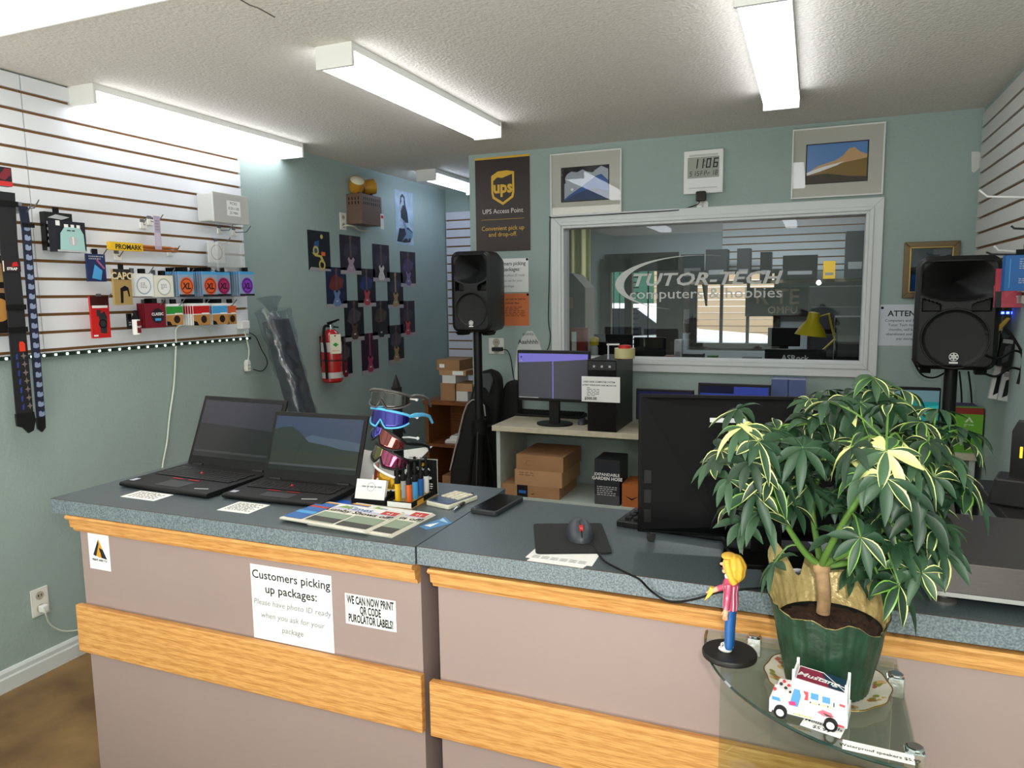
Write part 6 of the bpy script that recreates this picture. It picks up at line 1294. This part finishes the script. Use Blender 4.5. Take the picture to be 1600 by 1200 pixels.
branches = [[(1262, 868, 1.22), (1240, 838, 1.20), (1215, 795, 1.17), (1195, 740, 1.16), (1180, 690, 1.16)],
            [(1292, 862, 1.25), (1320, 820, 1.27), (1345, 770, 1.27), (1370, 700, 1.27), (1375, 620, 1.27)],
            [(1278, 855, 1.26), (1270, 790, 1.30), (1285, 720, 1.31), (1300, 670, 1.30)],
            [(1305, 872, 1.21), (1350, 850, 1.18), (1395, 810, 1.15), (1430, 760, 1.14), (1455, 700, 1.14)],
            [(1290, 868, 1.20), (1310, 830, 1.16), (1340, 780, 1.13), (1370, 730, 1.10), (1385, 690, 1.09)],
            [(1318, 880, 1.24), (1360, 868, 1.25), (1400, 855, 1.25), (1425, 845, 1.25)]]
BP = []
for bi, br in enumerate(branches):
    pts = smooth_path([top]+[rel3(*p) for p in br], 5); mb = MB(); N = len(pts); mb.tube(pts, [.0062-.0036*i/(N-1) for i in range(N)], gstem, 8); mb.build('branch', t, smooth=60); BP += [(p, i/(N-1)) for i, p in enumerate(pts)]
lf1 = M('leaf_green', '#23432A', .48, noise=(30, .18)); lf2 = M('leaf_deep', '#18331F', .48, noise=(30, .18)); lf3 = M('leaf_grey_green', '#335236', .5, noise=(30, .15)); lcr = M('leaf_cream', '#D8DC8E', .42); lli = M('leaf_lime', '#6FA03A', .4)
rr = random.Random(21); leaf_mb = MB(); pet = MB()
def leaflet(base, dirv, up, L_, W_, droop, main, edge, fullcream=False):
    d = dirv.normalized(); side = d.cross(up).normalized(); nrm = side.cross(d).normalized()
    N_ = 6; ws = [.12, .50, .82, 1, .94, .62, .05]
    P = base.copy(); ang = 0; rows = []
    for i in range(N_+1):
        s = i/N_; a = droop*s*s; c = base+d*(L_*s*math.cos(a*.6))-Vector((0, 0, 1))*(L_*s*math.sin(a))*.9
        w_ = W_/2*ws[i]; fold = w_*.35
        rows.append([c-side*w_+nrm*fold, c-side*w_*.76+nrm*fold*.72, c, c+side*w_*.76+nrm*fold*.72, c+side*w_+nrm*fold])
    v = [p for r in rows for p in r]; fm, fe = [], []
    for i in range(N_):
        for j in range(4):
            q = (i*5+j, i*5+j+1, (i+1)*5+j+1, (i+1)*5+j); (fe if j in (0, 3) else fm).append(q)
    leaf_mb.add(v, fm, edge if fullcream else main); leaf_mb.add(v, fe, edge if edge else main)
def cluster(c, axis, n, L_, variegated):
    axis = axis.normalized(); a0 = rr.uniform(0, 6.28); ref = Vector((1, .2, .1)); u = axis.cross(ref).normalized(); w_ = axis.cross(u)
    main0 = rr.choice([lf1, lf1, lf2, lf3])
    for k in range(n):
        a = a0+2*PI*k/n+rr.uniform(-.15, .15); tilt = rr.uniform(-.1, .35)
        d = u*math.cos(a)+w_*math.sin(a)-axis*tilt*0.6+Vector((0, 0, -.05))
        vr = rr.random(); edge = lcr if vr < variegated*.8 else (lli if vr < variegated*.8+.06 else None)
        full = variegated > .45 and rr.random() < .35
        leaflet(c, d, axis, L_*rr.uniform(.75, 1.1), L_*rr.uniform(.27, .36), rr.uniform(.1, .9), main0, edge, full and edge is lcr)
hand = [(1160, 668, 1.10, .95), (1128, 705, 1.11, .5), (1185, 690, 1.08, .7), (1215, 672, 1.15, .5), (1172, 722, 1.07, .6), (1140, 750, 1.10, .25), (1205, 745, 1.09, .35), (1150, 640, 1.18, .2), (1115, 720, 1.14, .3), (1240, 690, 1.2, .2), (1262, 655, 1.23, .2), (1235, 720, 1.16, .25),
        (1365, 590, 1.22, .45), (1320, 620, 1.22, .5), (1295, 645, 1.22, .4), (1345, 630, 1.20, .35), (1390, 625, 1.26, .4), (1410, 610, 1.30, .1), (1375, 655, 1.24, .3), (1340, 680, 1.2, .15), (1265, 625, 1.28, .2),
        (1330, 700, 1.06, .7), (1385, 705, 1.05, .8), (1350, 740, 1.05, .5), (1385, 748, 1.03, .6), (1410, 690, 1.12, .5), (1440, 660, 1.16, .4), (1465, 640, 1.20, .5), (1490, 665, 1.20, .35), (1510, 690, 1.22, .4), (1450, 690, 1.11, .4), (1480, 710, 1.14, .3), (1430, 720, 1.10, .2), (1500, 740, 1.18, .2), (1460, 745, 1.12, .3), (1420, 765, 1.08, .2), (1515, 765, 1.22, .1), (1440, 800, 1.12, .15),
        (1290, 720, 1.20, .15), (1260, 760, 1.2, .15), (1300, 770, 1.22, .1), (1240, 790, 1.18, .15), (1330, 800, 1.18, .2), (1370, 810, 1.16, .15), (1190, 800, 1.15, .3), (1160, 815, 1.18, .1), (1180, 770, 1.12, .25), (1310, 835, 1.24, .1),
        (1400, 850, 1.14, .2), (1435, 850, 1.16, .3), (1460, 830, 1.18, .2), (1420, 885, 1.15, .3), (1440, 895, 1.14, .5), (1390, 880, 1.2, .1), (1350, 860, 1.24, .1), (1345, 840, 1.10, .2), (1475, 860, 1.2, .2), (1330, 890, 1.28, .1), (1375, 905, 1.17, .2), (1405, 915, 1.13, .3), (1210, 880, 1.2, .2), (1300, 690, 1.12, .4), (1255, 700, 1.10, .3)]
for px, py, y, vg in hand:
    c = rel3(px, py, y); b, _ = min(BP, key=lambda q: (q[0]-c).length-.02*q[1]); d = c-b
    ax = (Vector((0, 0, 1))*1.0+d.normalized()*.55+Vector((rr.uniform(-.45, .45), rr.uniform(-.75, .1), 0))).normalized()
    mid = (b+c)/2+Vector((0, 0, .012)); pet.tube(smooth_path([b, mid, c], 3), .0016, gstem, 5)
    cluster(c, ax, rr.randint(7, 9), rr.uniform(.041, .052), vg)
ells = [(1180, 725, 75, 80), (1350, 680, 90, 80), (1445, 705, 85, 75), (1290, 740, 110, 60), (1405, 790, 80, 65), (1320, 650, 70, 50)]
for i in range(74):
    ex, ey, ew, eh = rr.choice(ells); a = rr.uniform(0, 6.28); r = math.sqrt(rr.random()); px, py = ex+ew*r*math.cos(a), ey+eh*r*math.sin(a)
    c = rel3(px, py, rr.uniform(1.15, 1.36)); b, _ = min(BP, key=lambda q: (q[0]-c).length-.02*q[1]); d = c-b
    ax = (Vector((0, 0, 1))+d.normalized()*.6+Vector((rr.uniform(-.3, .3), rr.uniform(-.4, .2), 0))).normalized()
    pet.tube(smooth_path([b, (b+c)/2+Vector((0, 0, .01)), c], 3), .0016, gstem, 5); cluster(c, ax, rr.randint(6, 8), rr.uniform(.041, .051), .15)
leaf_mb.build('foliage', t, smooth=60); pet.build('leaf_stalks', t, smooth=60)
# ---- figurine
fx, fy = -.1165, 1.281
t = T('figurine', 'blond figurine in pink striped jacket and blue jeans on black disc', 'figurine', (fx, fy, GZ), -PI/2-.12)
mb = MB(); mb.lathe([(.0465, 0), (.047, .002), (.047, .007), (.0455, .009), (.0, .009)], M('disc_base', '#1B1815', .5), 40); mb.build('base', t, smooth=40)
jean = M('figurine_jeans', '#1E5C9E', .45); skin = M('figurine_skin', '#E5B08A', .45); hairm = M('figurine_hair', '#E8B23A', .45); jm = M('figurine_pink', '#C24A6A', .45); js = M('figurine_pink_pale', '#F4D4DE', .45)
# local frame: faces -y (towards the left of the photo), x to the viewer's side
for s in (-1, 1):
    mb = MB(); mb.tube([(s*.007, 0, .016), (s*.007, 0, .05), (s*.0075, .001, .088)], [.0072, .0078, .0085], jean, 12); mb.build('trouser_leg', t, smooth=60)
    mb = MB(); mb.sph((s*.0075, -.006, .014), (.006, .012, .006), paper, 10); mb.tube([(s*.0075-.004, -.010, .0195), (s*.0075+.004, -.010, .0195)], .0008, mblack, 5); mb.tube([(s*.0075-.004, -.013, .0175), (s*.0075+.004, -.013, .0175)], .0008, mblack, 5); mb.build('shoe', t, smooth=60)
body = MB(); body.lathe([(.0, .086), (.014, .086), (.0155, .10), (.014, .118), (.0165, .134), (.013, .143), (.006, .147)], jm, 24, (0, 0, 0), 1.05, .82)
for k in range(24):
    if k % 2 == 0:
        a = 2*PI*k/24; a2 = a+.14; pr_ = [(.0157, .088), (.0163, .10), (.0148, .118), (.0172, .133)]
        for i in range(3): body.quad([(r*1.05*math.cos(q), r*.84*math.sin(q), z) for r, z, q in ((pr_[i][0], pr_[i][1], a), (pr_[i][0], pr_[i][1], a2), (pr_[i+1][0], pr_[i+1][1], a2), (pr_[i+1][0], pr_[i+1][1], a))], js)
body.build('jacket', t, smooth=60)
for s, pts in ((1, [(.016, 0, .137), (.020, -.001, .115), (.0205, -.003, .093)]), (-1, [(-.016, -.002, .136), (-.019, -.012, .120), (-.018, -.026, .112)])):
    mb = MB(); mb.tube(smooth_path([Vector(p_) for p_ in pts]), .0056, jm, 10)
    for k in range(3): mb.tube([Vector(p_)+Vector((s*.0053*math.cos(k*.5-.5), -.0053*math.sin(k*.5-.5)*.6, 0)) for p_ in pts], .0007, js, 4)
    mb.build('sleeve', t, smooth=60)
    e = Vector(pts[-1]); dv = (e-Vector(pts[-2])).normalized(); mb = MB(); mb.tube([e, e+dv*.006, e+dv*.012], [.0045, .0048, .0040], skin, 8)
    for k in range(4): mb.tube([e+dv*.011+Vector((0, (k-1.5)*.0021, 0)), e+dv*.018+Vector((-.001*s, (k-1.5)*.0022, 0)), e+dv*(.022-.001*abs(k-1.5))+Vector((-.003*s, (k-1.5)*.0022, 0))], .0011, skin, 5)
    mb.tube([e+dv*.005+Vector((0, -.004, 0)), e+dv*.012+Vector((-.002*s, -.0065, 0))], .0013, skin, 5); mb.build('hand', t, smooth=60)
mb = MB(); mb.prism([(-.030, .109), (-.040, .114), (-.045, .098), (-.050, .085), (-.041, .094)], -.022, -.014, M('envelope_yellow', '#E2BE3A', .5), 'x'); mb.build('yellow_envelope', t, bevel=.001)
mb = MB(); mb.lathe([(.0095, .139), (.0115, .147), (.0075, .153), (.006, .155)], paper, 16); mb.build('white_collar', t, smooth=60)
hd = MB(); hd.sph((0, -.002, .166), (.0115, .0135, .016), skin, 16); hd.sph((0, -.0165, .1655), (.0022, .0038, .0028), skin, 8); hd.sph((0, -.012, .1535), (.005, .004, .004), skin, 8); hd.tube([(0, 0, .147), (0, 0, .155)], .005, skin, 8)
for s in (-1, 1): hd.sph((s*.0048, -.0138, .1695), (.0018, .001, .0014), paper, 8); hd.sph((s*.0048, -.0147, .1695), (.0008, .0005, .001), mblack, 6)
hd.tube([(-.003, -.0150, .1585), (0, -.0158, .158), (.003, -.0150, .1585)], .0007, M('lip_red', '#B8444A', .4), 5); hd.build('head', t, smooth=60)
hr = MB()
def hairf(u, v):
    a = u*2*PI; ph = -PI/2+v*PI; r = math.cos(ph); z = math.sin(ph); wv = 1+.05*math.sin(a*9)+.04*math.sin(z*9)
    cut = .55 if math.sin(a) < -.45 and z < .45 else 1
    y = .019*r*math.sin(a)*wv*cut+.0055; x = .0185*r*math.cos(a)*wv; return (x, y, .164+(.0225*z if z > 0 else .030*z))
hr.grid(hairf, 48, 24, hairm)
hr.sph((0, -.005, .1815), (.0150, .0125, .0060), hairm, 14)
for s in (-1, 1): hr.tube(smooth_path([Vector((s*.012, -.006, .178)), Vector((s*.016, -.002, .165)), Vector((s*.015, .003, .15)), Vector((s*.012, .008, .139))]), .0065, hairm, 8)
hr.build('hair', t, smooth=60)
# ---- toy bus
p0 = np.array([-.019, 1.108]); p1 = np.array([.047, 1.100]); 
t = T('toy_bus', 'white toy ambulance bus with blue windows and red roof panels', 'toy bus', (-.021, 1.113, GZ), math.atan2(p1[1]-p0[1], p1[0]-p0[0])-.02)
bw_ = M('bus_white', '#F2F2F2', .35); bbl = M('bus_blue', '#2F7FD0', .3); brd = M('bus_red', '#C8303A', .4); bmr = M('bus_maroon', '#8E2A44', .4); bnv = M('bus_navy', '#1A3A52', .4)
BL, BWd = .102, .044; z0 = .007
mb = MB(); mb.prism([(-.018, z0), (.084, z0), (.086, .022), (.084, .060), (.014, .066), (.010, .040), (-.014, .038), (-.018, .024)], 0, BWd, bw_)
S_ = lambda pts, m, k=1: mb.quad([(x, -.0002*k, z) for x, z in pts], m)
S_([(.010, .034), (.014, .050), (.022, .050), (.024, .040), (.020, .022), (.008, .022)], bbl); S_([(.028, .036), (.034, .036), (.034, .050), (.026, .050), (.030, .043)], brd)
S_([(.037, .040), (.048, .040), (.048, .050), (.037, .050)], bbl); S_([(.053, .039), (.064, .039), (.064, .049), (.053, .049)], bbl); S_([(.068, .036), (.070, .036), (.070, .043), (.068, .043)], bnv)
S_([(.076, .040), (.084, .039), (.084, .043), (.076, .044)], brd); S_([(.072, .008), (.084, .008), (.084, .011), (.072, .012)], brd); S_([(-.017, .024), (-.004, .024), (-.006, .030), (-.017, .030)], bbl)
S_([(.046, .022), (.054, .028), (.066, .026), (.070, .020), (.056, .018)], pink); S_([(.054, .024), (.068, .021), (.060, .019)], dgrey, 2); S_([(.006, .028), (.016, .030), (.018, .024), (.008, .022)], magenta, 2)
for k in range(10): S_([(.036+.003*k, .033), (.038+.003*k, .033), (.038+.003*k, .036), (.036+.003*k, .036)], (yellow, dblue)[k % 4 == 0]); S_([(.014+.0026*k, .009), (.016+.0026*k, .009), (.016+.0026*k, .012), (.014+.0026*k, .012)], (yellow, tan)[k % 3 == 0])
mb.build('body', t, bevel=.0012)
mb = MB(); rz_ = [(.016, .0662, .002), (.082, .0605, .002), (.082, .0605, BWd-.002), (.016, .0662, BWd-.002)]
R3 = lambda u, v, k=0: (.016+.066*u, .002+(BWd-.004)*v, .0667-.0056*u+.0003*k)
mb.quad([R3(0, 0), R3(1, 0), R3(1, 1), R3(0, 1)], bmr); mb.quad([R3(.45, 1, 1), R3(.7, .0, 1), R3(1, 0, 1), R3(1, 1, 1)], bnv)
for a_, b_ in (((0, .95), (.5, .95)), ((.5, .95), (1, .05)), ((.4, .5), (1, .3))):
    A, B = Vector(R3(*a_, 3)), Vector(R3(*b_, 3)); mb.tube([A, B], .0005, bw_, 4)
vs_, fs = text_geo('Mustang', .017, 'CENTER', .02, .3); mb.add([R3(.42+x/.066, .22+y/(BWd-.004), 4) for x, y, _ in vs_], fs, bw_); mb.build('roof_panel', t)
mb = MB()
for x, h_ in ((.012, .079), (.084, .073)):
    mb.box(x-.0015, x+.0015, 0, BWd, .058, h_-.006, bw_); 
    for y in (0, BWd-.003): mb.box(x-.0016, x+.0022, y, y+.003, .03, h_, bw_)
    mb.build('roof_bar', t); mb = MB()
for x in (-.004, .066):
    for y, s in ((-.002, -1), (BWd+.002, 1)):
        mb = MB(); mb.X = Matrix.Translation((x, y, .0095)) @ Matrix.Rotation(PI/2, 4, 'X'); mb.lathe([(.004, -.004), (.0095, -.004), (.0095, .004), (.005, .004)], mblack, 20); wl_ = mb.build('wheel', t, smooth=40)
        m2 = MB(); m2.X = mb.X; m2.lathe([(.0, -.0043), (.0055, -.0043), (.0055, .0045), (.0, .0045)], bw_, 16); m2.build('hubcap', wl_)
mb = MB(); mb.box(-.021, -.017, -.001, BWd+.001, .004, .026, bw_); mb.build('front_bumper', t, bevel=.001)
mb = MB(); mb.box(.084, .088, -.001, BWd+.001, .008, .030, bw_); mb.build('rear_rack', t, bevel=.001)
mb = MB(); rr = random.Random(3)
for k in range(9): mb.sph((-.014+.0028*k, .004+.004*(k % 4)*2.4, .040), .0026, (brd, bw_, dgrey)[k % 3], 6)
mb.build('bonnet_load', t)
